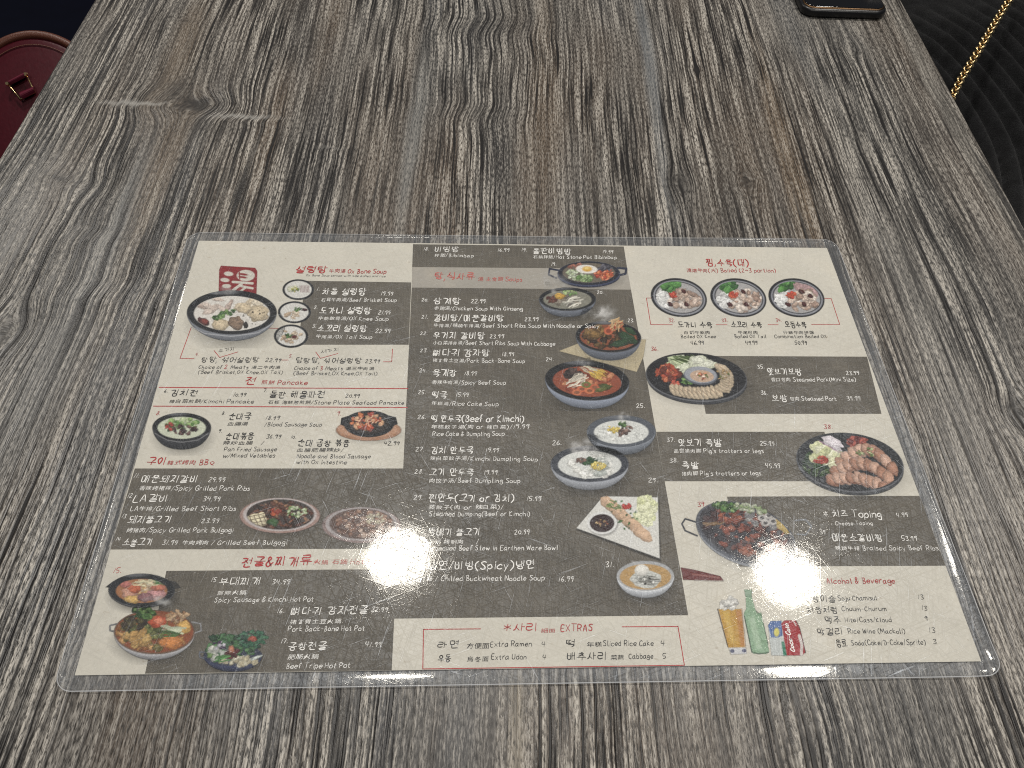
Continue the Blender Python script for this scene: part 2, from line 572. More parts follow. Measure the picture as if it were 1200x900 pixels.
def cons(c, x0, y0, x1, y1):
    if c in DBL:
        m_ = (x0 + x1) / 2
        g = (x1 - x0) * .05
        return jparse(CONS[DBL[c]], x0, y0, m_ - g, y1) + jparse(CONS[DBL[c]], m_ + g, y0, x1, y1)
    return jparse(CONS[c], x0, y0, x1, y1)


def hangul(ch):
    k = ord(ch) - 0xAC00
    L, V, T = LS[k // 588], VS[(k % 588) // 28], TS[k % 28]
    lo = .40 if T else 0.0
    out = []
    if V in VV:
        out += cons(L, .02, lo + .12 * (1 - lo), .52, .94)
        out += jparse(VV[V], .60, lo + .02, .96, 1.02)
    elif V in VH:
        mid = lo + (1 - lo) * .46
        out += cons(L, .18, mid + .04, .80, 1.0)
        out += jparse(VH[V], .02, lo + (.04 if T else .05), .98, mid)
    else:
        a, b_ = MIX[V]
        mid = lo + (1 - lo) * .45
        out += cons(L, .08, mid + .04, .54, .96)
        out += jparse(VH[a], .0, lo + .05, .62, mid)
        out += jparse(VV[b_], .66, lo, .98, 1.02)
    if T:
        if len(T) == 2:
            out += cons(T[0], .16, -.02, .50, .34) + cons(T[1], .54, -.02, .88, .34)
        else:
            out += cons(T, .20, -.02, .84, .33)
    return out


GL = {}


def font_glyph(ch):
    """Han characters come from Blender's own built-in font"""
    if ch in GL:
        return GL[ch]
    cu = bpy.data.curves.new('glyph', 'FONT')
    cu.body = ch
    cu.size = 1.0
    cu.resolution_u = 1
    o = bpy.data.objects.new('glyph', cu)
    sc.collection.objects.link(o)
    bpy.context.view_layer.update()
    dg = bpy.context.evaluated_depsgraph_get()
    me = bpy.data.meshes.new_from_object(o.evaluated_get(dg))
    v = np.array([tuple(q.co)[:2] for q in me.vertices]) if len(me.vertices) else np.zeros((0, 2))
    f = [tuple(p.vertices) for p in me.polygons]
    bpy.data.objects.remove(o)
    bpy.data.curves.remove(cu)
    bpy.data.meshes.remove(me)
    if len(v):
        lo, hi = v.min(0), v.max(0)
        v = (v - (lo[0], -.08)) / (.98)
        wd = hi[0] - lo[0]
    else:
        wd = .6
    GL[ch] = (v, f, wd)
    return GL[ch]


RN = random.Random(7)


def glyph_adv(ch):
    if ch == ' ':
        return .42
    if 0xAC00 <= ord(ch) <= 0xD7A3:
        return 1.16
    if ch in LAT:
        xs = [int(c) for c in LAT[ch] if c.isdigit()]
        return max(xs) / 10 * .95 + .26
    return 1.22


def text_into(V, Fc, txt, x0, y0, x1, y1, h, z, pen=None, slant=None, bold=1.0):
    a = np.array(S(x0, y0))
    b_ = np.array(S(x1, y1))
    d = b_ - a
    L = np.linalg.norm(d)
    u = d / L
    xm, ym = (x0 + x1) / 2, (y0 + y1) / 2
    hm = abs(S(xm, ym - h)[1] - S(xm, ym)[1]) * .92
    v = np.array([-u[1], u[0]])
    tot = sum(glyph_adv(c) for c in txt) - .2
    if slant is None:
        slant = .10
    sx = L / tot
    pen = pen or hm * (.128 if h >= 7 else .112)
    pen = max(pen, .00027) * bold
    cx = 0.0
    for ch in txt:
        adv = glyph_adv(ch)
        if ch != ' ':
            jr = RN.uniform(-.05, .05)
            jy = RN.uniform(-.05, .06)
            js = RN.uniform(.92, 1.08)
            c_, s_ = math.cos(jr), math.sin(jr)

            def tr(px, py, amp=1.0):
                px, py = px * js, py * js + jy
                px, py = c_ * px - s_ * py, s_ * px + c_ * py
                px += py * slant
                q = a + u * ((cx + px) * sx) + v * (py * hm)
                return q
            if 0xAC00 <= ord(ch) <= 0xD7A3:
                for st in hangul(ch):
                    st = [(p[0] + RN.uniform(-.025, .025), p[1] + RN.uniform(-.03, .03)) for p in st]
                    st = catmull(st, 2)
                    ribbon(V, Fc, [tuple(tr(*p)) for p in st], pen, z)
            elif ch in LAT:
                for st in LAT[ch].split('|'):
                    pts = [(int(st[i]) / 10 * .95, (ord(st[i + 1]) - 100) / 10) for i in range(0, len(st), 2)]
                    pts = [(p[0] + RN.uniform(-.03, .03), p[1] + RN.uniform(-.025, .025)) for p in pts]
                    pts = catmull(pts, 3)
                    ribbon(V, Fc, [tuple(tr(*p)) for p in pts], pen, z)
            else:
                gv, gf, wd = font_glyph(ch)
                base = len(V)
                for p in gv:
                    q = tr(p[0] * 1.12, p[1] * 1.05 - .02)
                    V.append((q[0], q[1], z))
                for f in gf:
                    Fc.append(tuple(base + i for i in f))
        cx += adv


def lettering(col, items, z=None, bold=1.0):
    z = ZX if z is None else z
    for it in items:
        V, Fc = [], []
        text_into(V, Fc, *it, z=z, bold=bold)
        mesh('printed_text', V, Fc, [M_INK[col]], paper)


def price(t, x, y, w=16, h=4.8):
    return (t, x, y, x + w, y + .3, h)


T = lettering
# --- ox bone soups
T('r', [('설렁탕', 346, 319.5, 382, 319.8, 8.2), ('牛肉湯 Ox Bone Soup', 385.5, 320, 452.5, 320.8, 5.4)], bold=1.1)
T('k', [('Ox Bone Soup served with side dishes and rice', 359, 323.8, 452, 325, 2.6)], bold=.6)
T('w', [('1.', 371, 341, 374.5, 341, 4.2), ('차돌 설렁탕', 377.5, 345.3, 427.5, 346, 8), price('19.99', 446, 346.2, 14.5), ('石茸牛肉湯/Beef Brisket Soup', 376, 353.5, 464.5, 354, 4.6)])
T('w', [('2.', 368, 362, 372, 362, 4.2), ('도가니 설렁탕', 374, 367.5, 434, 368, 8), price('21.99', 443, 368.6, 14.5), ('牛筋軟骨湯/OX Knee Soup', 372.5, 375.3, 455, 375.8, 4.6)])
T('w', [('3.', 366, 384, 370, 384, 4.2), ('소꼬리 설렁탕', 371, 388.7, 429, 389.2, 8), price('22.99', 440, 390.2, 17), ('牛尾湯/OX Tail Soup', 370, 396.7, 436, 397.2, 4.6)])
T('k', [('탕탕, 섞어설렁탕', 235, 424.5, 302.5, 424.8, 6.5), price('22.99', 311, 424.2, 18), ('Choice of', 232.5, 432.2, 260, 432.3, 4.4), ('Meats 湯二牛肉湯', 270, 432.3, 328, 432.6, 4.4),
        ('(Beef Brisket,OX Knee,OX Tail)', 232, 438, 331, 438.4, 4.4), ('두가지', 256, 413.5, 275, 410.5, 4)], bold=.95)
T('k', [('탕탕탕, 섞어설렁탕', 346, 425.4, 422.5, 425.8, 6.5), price('23.99', 428, 425.6, 17), ('Choice of', 344.5, 433.5, 372, 433.6, 4.4), ('Meats 湯三牛肉湯', 381, 433.7, 438, 434.2, 4.4),
        ('(Beef Brisket,OX Knee,OX Tail)', 344, 439.4, 442, 440, 4.4), ('세가지', 376, 414, 397, 411.5, 4)], bold=.95)
T('r', [('4.', 229, 417, 232.5, 417, 4), ('5.', 339, 419, 342.5, 419, 4), ('2', 263, 432.3, 266, 432.3, 4.8), ('3', 375, 433.6, 378, 433.6, 4.8)])
# --- pancakes
T('r', [('전', 286.5, 450.5, 298, 450.6, 9), ('煎餅 Pancake', 306, 450.5, 360, 451, 5.6)], bold=1.1)
T('k', [('6.', 192.5, 460, 196.5, 460, 4), ('김치전', 199, 463.8, 230.5, 464.2, 7.8), price('10.99', 273, 464.8, 15), ('辣白菜煎餅/Kimchi Pancake', 198, 472.4, 297, 472.8, 4.8)])
T('k', [('7.', 308.5, 459.5, 312.5, 459.5, 4), ('돌판 해물파전', 315, 466, 379.5, 466.4, 8), price('20.99', 405, 466.2, 16), ('石板 海鮮葱煎餅/Stone Plate Seafood Pancake', 314, 473.6, 473.5, 474.2, 4.8)])
# --- sausage soups
T('r', [('8.', 183, 486.5, 187.5, 486.5, 4.5), ('9.', 395, 487, 399.5, 487, 4.5)])
T('k', [('8.', 260, 486, 264, 486, 4.2), ('순대국', 267.5, 491.8, 292.5, 492, 8), price('18.99', 311, 492, 16), ('血腸湯', 266, 499, 289.5, 499, 4.8), ('/Blood Sausage Soup', 310, 499.5, 377, 499.8, 4.8)])
T('k', [('9.', 256, 507, 260, 507, 4.2), ('순대볶음', 264, 514.8, 296, 515, 8.3), price('36.99', 312, 513.8, 17), ('辣炒血腸   /', 261, 521.3, 309, 521.3, 5), ('Pan Fried Sausage', 262.5, 528.8, 324, 528.8, 5), ('w/Mixed Vetables', 261, 536.2, 322, 536.2, 5)])
T('k', [('10.', 340.5, 514, 346.5, 514, 4.2), ('순대 곱창 볶음', 348, 522.7, 409, 523, 8.3), price('42.99', 450, 521.7, 18), ('血腸肥腸辣炒/', 347.5, 529.7, 402.5, 529.8, 5), ('Noodle and Blood Sausage', 348, 536.8, 434, 537.2, 5), ('with Ox Intestine', 347, 543.8, 406, 544, 5)])
T('r', [('구이', 171, 545, 193, 545, 9.5), ('韓式烤肉 BBQ', 195.5, 544.7, 252, 545, 6.2)], bold=1.15)
# --- barbecue
T('w', [('11.', 156.5, 560, 162.5, 560, 5), ('매운돼지갈비', 164, 565.7, 231, 565.7, 8.8), price('29.99', 244, 565, 19, 5.6), ('香辣烤猪排/Spicy Grilled Pork Ribs', 162.5, 574.7, 292.5, 575, 5.8)])
T('w', [('12', 149.5, 583, 154.5, 583, 5), ('LA갈비', 156, 588.3, 196, 588, 8.6), price('34.99', 238, 587.3, 19.5, 5.6), ('LA牛排/Grilled Beef Short Ribs', 152.5, 599, 276, 598.8, 5.8)])
T('w', [('13', 142.5, 607, 147.5, 607, 5), ('돼지불고기', 149.5, 613.2, 199.5, 612.8, 8.8), price('23.99', 236, 613, 20, 5.6), ('烤猪肉/Spicy Grilled Pork Bulgogi', 148, 624, 273, 624, 5.8)])
T('w', [('14', 135, 634.5, 140.5, 634.5, 5), ('소불고기', 143, 640.2, 177.5, 639.4, 8.8), price('31.99', 190, 638.4, 17.5, 5.6), ('牛肉烤肉 / Grilled Beef Bulgogi', 213, 638.7, 336, 638.3, 5.8)])
# --- hot pots
T('r', [('전골&찌개류', 282.5, 664, 363, 662.5, 11.5)], bold=1.15)
T('p', [('火鍋 石鍋 Hot Pot', 367, 661.8, 446, 660.6, 6.4), ('15.', 132.5, 671.5, 142, 671, 6)])
T('w', [('15', 247, 682, 253.5, 682, 5.5), ('부대찌개', 256, 686, 304, 685.3, 9), price('34.99', 319, 684.8, 20, 6.2), ('部隊火鍋', 254.5, 697.5, 287.5, 697, 6), ('Spicy Sausage & Kimchi Hot Pot', 251, 706, 367, 704.8, 6.2)])
T('w', [('16.', 324.5, 718.5, 333, 718.5, 6), ('뼈다귀 감자전골', 340.5, 720.5, 430.5, 719.2, 9.4), price('32.99', 435, 717, 19.5, 6), ('猪脊骨土豆火鍋', 339.5, 731.5, 399, 730.7, 6.2), ('Pork Back-Bone Hot Pot', 337.5, 740, 427, 739, 6.4)])
T('w', [('17.', 329, 754, 337, 754, 6), ('곰창전골', 337, 762, 382, 761.3, 9.6), price('41.99', 427.5, 758, 19.5, 6.2), ('肥肠火鍋', 337, 773, 372, 772.4, 6.4), ('Beef Tripe Hot Pot', 335, 783.5, 410, 782.6, 6.6)])
# --- middle column
T('w', [('18.', 496, 293.5, 502.5, 293.5, 3.8), ('비빔밥', 509, 294.8, 537, 294.8, 6.4), price('16.99', 583, 295, 14, 4), ('拌飯/Bibimbap', 509, 301.2, 555, 301.6, 4.2)])
T('w', [('19.', 611, 294.8, 617.5, 294.8, 3.8), ('돌판비빔밥', 624.5, 297.3, 669, 297.7, 7), price('19.99', 706, 297, 13, 4), ('石鍋拌飯/Hot Stone Pot Bibimbap', 625, 303, 722.5, 303.6, 4.2), ('19.', 646, 311.5, 652, 311.5, 4)])
T('p', [('탕,식사류', 509, 327.5, 555.5, 328, 8.4), ('湯 主食類 Soups', 560, 329.5, 612, 330, 5.4)], bold=1.1)
T('w', [('20.', 494, 353.5, 502, 353.5, 4.3), ('삼계탕', 507.5, 356.3, 539, 356.5, 8), price('22.99', 552, 355.3, 17), ('参鶏湯/Chicken Soup With Ginseng', 509, 363.6, 612.5, 364.2, 4.8), ('20.', 700, 344.5, 707, 344.5, 4)])
T('w', [('21.', 494, 373.5, 501.5, 373.5, 4.3), ('갈비탕/매운갈비탕', 508, 376.2, 590, 376.8, 8), price('23.99', 615, 376.3, 16), ('牛排湯/辣燒牛排湯/Beef Short Ribs Soup With Noodle or Spicy', 508, 383.6, 702, 384.6, 4.8)])
T('w', [('22.', 492.5, 392.5, 501, 392.5, 4.3), ('우거지 갈비탕', 507, 396.7, 567, 397.2, 8), price('23.99', 574, 396.6, 16.5), ('小白菜排骨湯/Beef Short Ribs Soup With Cabbage', 507.5, 404, 650.5, 405.2, 4.8)])
T('w', [('23.', 492.5, 413, 501, 413, 4.3), ('뼈다귀 감자탕', 507, 417.3, 573, 418, 8), price('18.99', 588, 417.5, 14.5), ('猪脊骨土豆湯/Pork Back-Bone Soup', 507, 424.7, 615, 425.3, 4.8), ('23.', 736, 377.5, 743, 377.5, 4.3)])
T('w', [('24.', 491.5, 436.5, 500, 436.5, 4.3), ('육개장', 506, 440.8, 534.5, 441.2, 8.2), price('18.99', 544, 440, 14.5), ('香辣牛肉湯/Spicy Beef Soup', 506, 450.2, 592.5, 451, 5), ('24.', 640, 423.5, 649, 423.5, 4.6)])
T('w', [('25.', 490, 462, 499, 462, 4.6), ('떡국', 505.5, 466.5, 523, 467, 8.4), price('15.99', 534, 465, 15, 5), ('年糕湯/Rice Cake Soup', 505.5, 475.2, 584, 476, 5), ('25.', 746, 478, 756, 478, 5)])
T('w', [('26.', 489.5, 491, 499, 491, 5), ('떡 만두국(Beef or Kimchi)', 505, 494.3, 614, 494.5, 8.2), ('年糕餃子湯(肉 or 辣白菜)/19.99', 505, 502.8, 620, 502.6, 5.4), ('Rice Cake & Dumpling Soup', 507, 511, 591, 511, 5.3), ('26.', 647.5, 521.5, 658, 521.5, 5.4)])
T('w', [('27.', 487, 529, 497, 529, 5), ('김치 만두국', 504.5, 531.3, 554.5, 531.5, 8.5), price('19.99', 569, 530, 15.5, 5.2), ('辣白菜餃子湯/Kimchi Dumpling Soup', 504, 539.5, 630, 540.5, 5.4)])
T('w', [('28.', 486, 555, 496, 555, 5), ('고기 만두국', 503, 557.3, 554.5, 557.5, 8.5), price('19.99', 567, 556, 16, 5.2), ('肉饺子汤/Beef Dumpling Soup', 503, 565.8, 609.5, 566.2, 5.6)])
T('w', [('29.', 485, 586, 495, 586, 5.4), ('찐만두(고기 or 김치)', 502, 588, 602, 588, 9), price('15.99', 617, 587, 17, 5.6), ('蒸餃子(肉 or 辣白菜)/', 502, 597, 590, 597, 5.8), ('Steamed Dumping(Beef or Kimchi)', 503, 605, 621, 604.8, 5.8), ('29.', 760, 565.5, 771, 565.5, 5.4)])
T('w', [('뚝배기 불고기', 501, 628, 562, 627.6, 9), price('20.99', 603, 626.4, 17.5, 6), ('沙锅 烤制肉     /', 501, 637.5, 561, 637.5, 6), ('Barbecued Beef Stew in Earthen Ware Bowl', 497, 645.3, 653.5, 644.7, 6)])
T('w', [('물냉면/비빔(Spicy)냉면', 489, 668, 626, 666.5, 10), ('冷麵 / Chilled Buckwheat Noodle Soup', 492, 681.3, 638, 680.4, 6.4), price('16.99', 654.5, 681.3, 17.5, 6.2), ('31.', 710, 664.5, 720, 664, 6.4)])
# --- extras
T('r', [('*사리', 590.5, 740.2, 629, 739.4, 9.5), ('細面', 634, 741.5, 651, 741.3, 5.5), ('EXTRAS', 657, 739.7, 694.5, 739.2, 8.4)], bold=1.1)
T('k', [('라면', 512.5, 760, 537, 759.5, 8.6), ('方便面', 547, 760.2, 572.5, 760, 7), ('Extra Ramen', 574.5, 758, 623, 757.4, 6.6), ('4', 635, 758, 639, 758, 6),
        ('우동', 513, 776, 528, 775.5, 9), ('烏冬面', 547, 775.8, 572.5, 775.4, 7), ('Extra Udon', 575.5, 773, 617, 772.4, 6.6), ('4', 636, 772.6, 640, 772.6, 6)])
T('k', [('떡', 663, 758.5, 674.5, 758, 9), ('年糕', 687.5, 758.4, 705, 758, 6.4), ('Sliced Rice Cake', 707, 757.2, 766, 756.6, 6.6), ('4', 774.5, 756.4, 779, 756.4, 6),
        ('배추사리', 664, 773.6, 710.5, 773, 9.2), ('菜蔬', 715.5, 773.2, 731, 773, 6.2), ('Cabbage', 737, 772.2, 765.5, 771.7, 6.6), ('5', 777, 771.4, 781, 771.4, 6)])
# --- boiled platters
T('r', [('찜,수육(대)', 828, 311.4, 877.5, 311.8, 8.6), ('清燉牛肉(大) Boiled (2~3 portion)', 805, 319.2, 909.5, 319.2, 4.9)], bold=.95)
T('r', [('32.', 784, 377.3, 791, 377.3, 4), ('33.', 846, 377.3, 853, 377.3, 4), ('34.', 909.5, 377.3, 916.5, 377.3, 4), ('36.', 763.5, 411, 771.5, 411, 4.5), ('38.', 966, 502.5, 976, 502.5, 5), ('39.', 818, 593.5, 828, 593.5, 5.4)])
T('k', [('도가니 수육', 794.5, 383.8, 834.5, 384, 7), ('白切牛軟肉', 802, 391.6, 832, 391.6, 4.1), ('Boiled OX Knee', 798, 396.2, 839, 396.2, 4.1), price('46.99', 810, 404, 15)])
T('k', [('소꼬리 수육', 857, 383.8, 893, 384, 7), ('牛尾巴肉', 865, 391.6, 888, 391.6, 4.1), ('Boiled OX Tail', 861, 396.2, 898, 396.2, 4.1), price('49.99', 874, 404, 14)])
T('k', [('모듬수육', 920.5, 383.8, 945, 384, 7), ('什錦牛肉拼盤', 918, 391.6, 954, 391.6, 4.1), ('Combination Boiled OX', 908, 396.2, 969, 396.2, 4.1), price('50.99', 932, 404, 14)])
T('w', [('35.', 888, 432, 896, 432, 4.6), ('맛보기보쌈', 900, 439.6, 939.5, 439.6, 8), price('23.99', 992, 439.6, 15.5), ('香口包肉 Steamed Pork(Mini Size)', 904, 447.2, 1003, 447.2, 5)])
T('w', [('36.', 892, 462.5, 900, 462.5, 4.8), ('보쌈', 905, 470.6, 923, 470.6, 8.4), ('包肉 Steamed Pork', 926, 469.8, 981, 469.6, 5.2), price('39.99', 993, 469.2, 16, 5)])
T('w', [('37.', 782, 518, 791, 518, 5), ('맛보기 족발', 795, 522.8, 845, 522.8, 8.6), price('25.99', 891, 522, 17, 5.2), ('品尝猪肉脚 Pig\'s trotters or legs', 790, 531, 895, 530.8, 5.3)])
T('w', [('38.', 785, 542, 795, 542, 5), ('족발', 800, 549.4, 819, 549.4, 8.8), price('45.99', 897.5, 548.3, 17, 5.4), ('猪肉脚 Pig\'s trotters or legs', 799, 557.3, 892, 557, 5.4)])
T('w', [('* 치즈 Toping', 966, 606.5, 1033, 606.5, 8.6), price('4.99', 1051, 606, 13.5, 5.6), ('Cheese Toping', 979, 615.6, 1023, 615.2, 4.8)])
T('w', [('39', 961, 626, 968, 626, 5.4), ('매운소갈비찜', 975.5, 634.5, 1035, 634.5, 9), price('53.99', 1057, 633.4, 18.5, 5.8), ('辣燒牛排 Braised Spicy Beef Ribs.', 979, 645, 1102, 645, 5.6)])
# --- drinks
T('r', [('Alcohol & Beverage', 969, 684, 1049, 683.6, 7.2)], bold=.95)
T('k', [('참이슬', 952, 705.5, 979, 705.5, 8), ('Soju Chamisul', 982.5, 703.7, 1028, 703.3, 6), ('13', 1076, 702, 1082.5, 702, 5.6)], bold=.9)
T('k', [('처음처럼', 946, 718.6, 982, 718.4, 8), ('Chuum-Churum', 987, 716.4, 1039, 716, 6), ('13', 1080, 715, 1087, 715, 5.6)], bold=.9)
T('k', [('맥주', 967, 731, 985, 730.8, 8.4), ('Hite/Cass/Kloud', 990.5, 729.2, 1045, 729, 6), ('9', 1084.5, 727.5, 1088, 727.5, 5.8)], bold=.9)
T('k', [('막걸리', 958, 744.5, 988, 744.2, 8.4), ('Rice Wine (Mackoli)', 994.5, 742.6, 1061, 742.2, 6.2), ('13', 1089, 741, 1096, 741, 5.8)], bold=.9)
T('k', [('음료', 980.5, 758.5, 993, 758.4, 9), ('Soda(Coke/D-Coke/Sprite)', 998, 756.2, 1085, 755.6, 6.4), ('3', 1094, 754.4, 1098, 754.4, 6)], bold=.9)


# --- ruled lines
def rule(pts, w=.00042, col='r'):
    V, Fc = [], []
    q = [S(*p) for p in pts]
    for i in range(len(q) - 1):
        ribbon(V, Fc, [q[i], q[i + 1]], w, ZL, 1.0)
    mesh('ruled_line', V, Fc, [M_INK[col]], paper)


rule([(186.5, 454), (478, 455.5)], .0006)
rule([(180, 476), (477.3, 477.6)], .0006)
rule([(224, 384), (211, 420), (227.5, 420.4)])
rule([(330, 422), (338, 422)])
rule([(312, 384.6), (326, 384.8)])
rule([(449, 424), (459, 424), (460, 409)])
rule([(251, 411), (257.5, 419), (279, 412.4)])
rule([(370, 412.5), (375.5, 420), (396, 414.3)])
rule([(764, 349.3), (757.5, 349.3), (762.5, 380.4), (788, 380.6)])
rule([(839, 380.6), (852, 380.6)])
rule([(900, 380.6), (912, 380.6)])
rule([(951, 380.2), (984, 380.2), (974, 350), (965, 349.6)])
rule([(563, 737), (496.3, 737.6), (495.5, 784), (802, 779.6), (794.5, 734.2), (729, 734.6)])


# ------------------------------------------------------------------ printed dish photographs
def vnoise(x, y, seed=0):
    xi, yi = np.floor(x), np.floor(y)
    fx, fy = x - xi, y - yi
    fx, fy = fx * fx * (3 - 2 * fx), fy * fy * (3 - 2 * fy)

    def h(a, b):
        v = np.sin(a * 127.1 + b * 311.7 + seed * 74.7) * 43758.5453
        return v - np.floor(v)
    return (h(xi, yi) * (1 - fx) + h(xi + 1, yi) * fx) * (1 - fy) + (h(xi, yi + 1) * (1 - fx) + h(xi + 1, yi + 1) * fx) * fy


def fbm(x, y, seed=0):
    return .55 * vnoise(x, y, seed) + .30 * vnoise(x * 2.1, y * 2.1, seed + 5) + .15 * vnoise(x * 4.3, y * 4.3, seed + 9)


def hexc(c):
    return np.array([((v / 255 + .055) / 1.055) ** 2.4 if v > 10 else v / 255 / 12.92 for v in c])


class Pic:
    """a printed photograph: fine grid on the sheet, painted dab by dab"""

    def __init__(s, x0, y0, x1, y1, cell=.00036):
        c = [S(x, y) for x, y in ((x0, y0), (x1, y0), (x1, y1), (x0, y1))]
        ax, bx = min(p[0] for p in c), max(p[0] for p in c)
        ay, by = min(p[1] for p in c), max(p[1] for p in c)
        s.nx, s.ny = int((bx - ax) / cell) + 2, int((by - ay) / cell) + 2
        gx, gy = np.meshgrid(ax + np.arange(s.nx) * cell, ay + np.arange(s.ny) * cell)
        s.gx, s.gy = gx.ravel(), gy.ravel()
        s.X, s.Y = to_pixels(s.gx, s.gy)
        s.C = np.zeros((s.X.size, 3)) + .3
        s.A = np.zeros(s.X.size)
        s.rng = random.Random(int(x0 * 7 + y0))
        s.clip = None

    def put(s, cov, col, alpha=1.0):
        cov = np.clip(cov, 0, 1) * alpha
        if s.clip is not None:
            cov = cov * s.clip
        col = np.asarray(col)
        if col.ndim == 1:
            col = hexc(col)[None, :]
        na = cov + s.A * (1 - cov)
        w = (cov / np.maximum(na, 1e-6))[:, None]
        s.C = s.C * (1 - w) + col * w
        s.A = na

    def ecov(s, cx, cy, rx, ry, rot=0, soft=.8, wob=0.0, seed=0):
        a = math.radians(rot)
        dx, dy = s.X - cx, s.Y - cy
        u = (dx * math.cos(a) + dy * math.sin(a)) / rx
        v = (-dx * math.sin(a) + dy * math.cos(a)) / ry
        r = np.sqrt(u * u + v * v)
        if wob:
            r = r + (vnoise(u * 2.2 + 10, v * 2.2 + 10, seed) - .5) * wob
        return (1 - r) * min(rx, ry) / soft + .5, u, v, r

    def ell(s, cx, cy, rx, ry, col, rot=0, soft=.8, alpha=1.0, wob=0, mott=0.0, seed=0, freq=.5):
        cov, u, v, r = s.ecov(cx, cy, rx, ry, rot, soft, wob, seed)
        c = hexc(col)[None, :]
        if mott:
            c = c * (1 + mott * (fbm(s.X * freq, s.Y * freq * 1.3, seed)[:, None] - .5) * 2)
        s.put(cov, c * np.ones((s.X.size, 1)), alpha)

    def lump(s, cx, cy, rx, ry, col, rot=0, dark=.55, wob=.5, mott=.55):
        """a piece of food: lit top, shaded rim"""
        sd = s.rng.random() * 50
        cov, u, v, r = s.ecov(cx, cy, rx, ry, rot, .9, wob, sd)
        sh = np.clip(1.12 - r * r * dark - (v * .22), .25, 1.3)
        m_ = 1 + mott * (fbm(s.X * .7, s.Y * .9, sd) - .5) * 2
        s.put(cov, hexc(col)[None, :] * (sh * m_)[:, None])

    def soup(s, cx, cy, rx, ry, col, rot=0, mott=.2):
        s.ell(cx, cy, rx, ry, col, rot, mott=mott, seed=s.rng.random() * 9)

    def scatter(s, cx, cy, rx, ry, n, size, cols, rot=0, asp=(.4, .9), dark=.5, alln=0):
        for k in range(n):
            a, q = s.rng.uniform(0, 6.283), math.sqrt(s.rng.random())
            x, y = rx * q * math.cos(a), ry * q * math.sin(a)
            t = math.radians(rot)
            x, y = x * math.cos(t) - y * math.sin(t), x * math.sin(t) + y * math.cos(t)
            z_ = s.rng.uniform(*size)
            s.lump(cx + x, cy + y, z_, z_ * s.rng.uniform(*asp), s.rng.choice(cols), s.rng.uniform(-60, 60), dark)

    def line(s, pts, w, col, alpha=1.0, soft=.7):
        best = np.full(s.X.size, 1e9)
        for (ax, ay), (bx, by) in zip(pts[:-1], pts[1:]):
            dx, dy = bx - ax, by - ay
            L2 = dx * dx + dy * dy + 1e-9
            t = np.clip(((s.X - ax) * dx + (s.Y - ay) * dy) / L2, 0, 1)
            d = np.hypot(s.X - ax - t * dx, s.Y - ay - t * dy)
            best = np.minimum(best, d)
        s.put((w / 2 - best) / soft + .5, col, alpha)

    def strands(s, cx, cy, rx, ry, n, L, w, col, rot=None, spread=30, alpha=1.0):
        for k in range(n):
            a, q = s.rng.uniform(0, 6.283), math.sqrt(s.rng.random())
            x, y = cx + rx * q * math.cos(a), cy + ry * q * math.sin(a)
            r = math.radians((s.rng.uniform(0, 180) if rot is None else rot + s.rng.uniform(-spread, spread)))
            l = L * s.rng.uniform(.6, 1.2) / 2
            b = s.rng.uniform(-.3, .3) * l
            q_ = s.rng.uniform(.72, 1.1)
            c_ = tuple(v * q_ for v in col)
            s.line([(x - l * math.cos(r), y - l * math.sin(r) * .6), (x + b, y + b), (x + l * math.cos(r), y + l * math.sin(r) * .6)], w, tuple(min(255, v) for v in c_), alpha)

    def polyg(s, pts, col, alpha=1.0, soft=.8, mott=0):
        cov = np.full(s.X.size, 1e9)
        area = sum(pts[i][0] * pts[(i + 1) % len(pts)][1] - pts[(i + 1) % len(pts)][0] * pts[i][1] for i in range(len(pts)))
        sg = 1 if area > 0 else -1
        for i in range(len(pts)):
            (ax, ay), (bx, by) = pts[i], pts[(i + 1) % len(pts)]
            L = math.hypot(bx - ax, by - ay)
            cov = np.minimum(cov, sg * ((bx - ax) * (s.Y - ay) - (by - ay) * (s.X - ax)) / L)
        c = hexc(col)[None, :] * (1 + mott * (fbm(s.X * .5, s.Y * .5, 3)[:, None] - .5) * 2)
        s.put(cov / soft + .5, c, alpha)

    def steam(s, cx, cy, rx, ry, n=14, alpha=.28, col=(232, 230, 226)):
        for k in range(n):
            x, y = cx + s.rng.gauss(0, rx * .45), cy + s.rng.gauss(0, ry * .45)
            z_ = s.rng.uniform(.2, .5)
            cov, u, v, r = s.ecov(x, y, rx * z_, ry * z_, s.rng.uniform(-40, 40))
            m_ = fbm(s.X * .25, s.Y * .3, k + cx)
            s.put(np.exp(-r * r * 1.6) * np.clip(m_ * 1.8 - .3, 0, 1), col, alpha)

    def shadow(s, cx, cy, rx, ry, alpha=.55, rot=0):
        cov, u, v, r = s.ecov(cx, cy, rx, ry, rot)
        s.put(np.clip(1.25 - r, 0, 1) ** 1.5 * 1.2, (25, 23, 22), alpha)

    def inside(s, cx, cy, rx, ry, rot=0):
        s.clip = None if cx is None else np.clip(s.ecov(cx, cy, rx, ry, rot)[0], 0, 1)

    def build(s, name='dish_picture', z=None):
        A = s.A.reshape(s.ny, s.nx)
        keep = np.maximum.reduce([A[:-1, :-1], A[1:, :-1], A[:-1, 1:], A[1:, 1:]]) > .03
        jj, ii = np.nonzero(keep)
        a = jj * s.nx + ii
        quads = np.stack([a, a + 1, a + s.nx + 1, a + s.nx], 1)
        used, inv = np.unique(quads, return_inverse=True)
        quads = inv.reshape(-1, 4)
        me = bpy.data.meshes.new(name)
        me.vertices.add(len(used))
        co = np.stack([s.gx[used], s.gy[used], np.full(len(used), ZI if z is None else z)], 1)
        me.vertices.foreach_set('co', co.ravel().astype(np.float32))
        me.loops.add(quads.size)
        me.loops.foreach_set('vertex_index', quads.ravel().astype(np.int32))
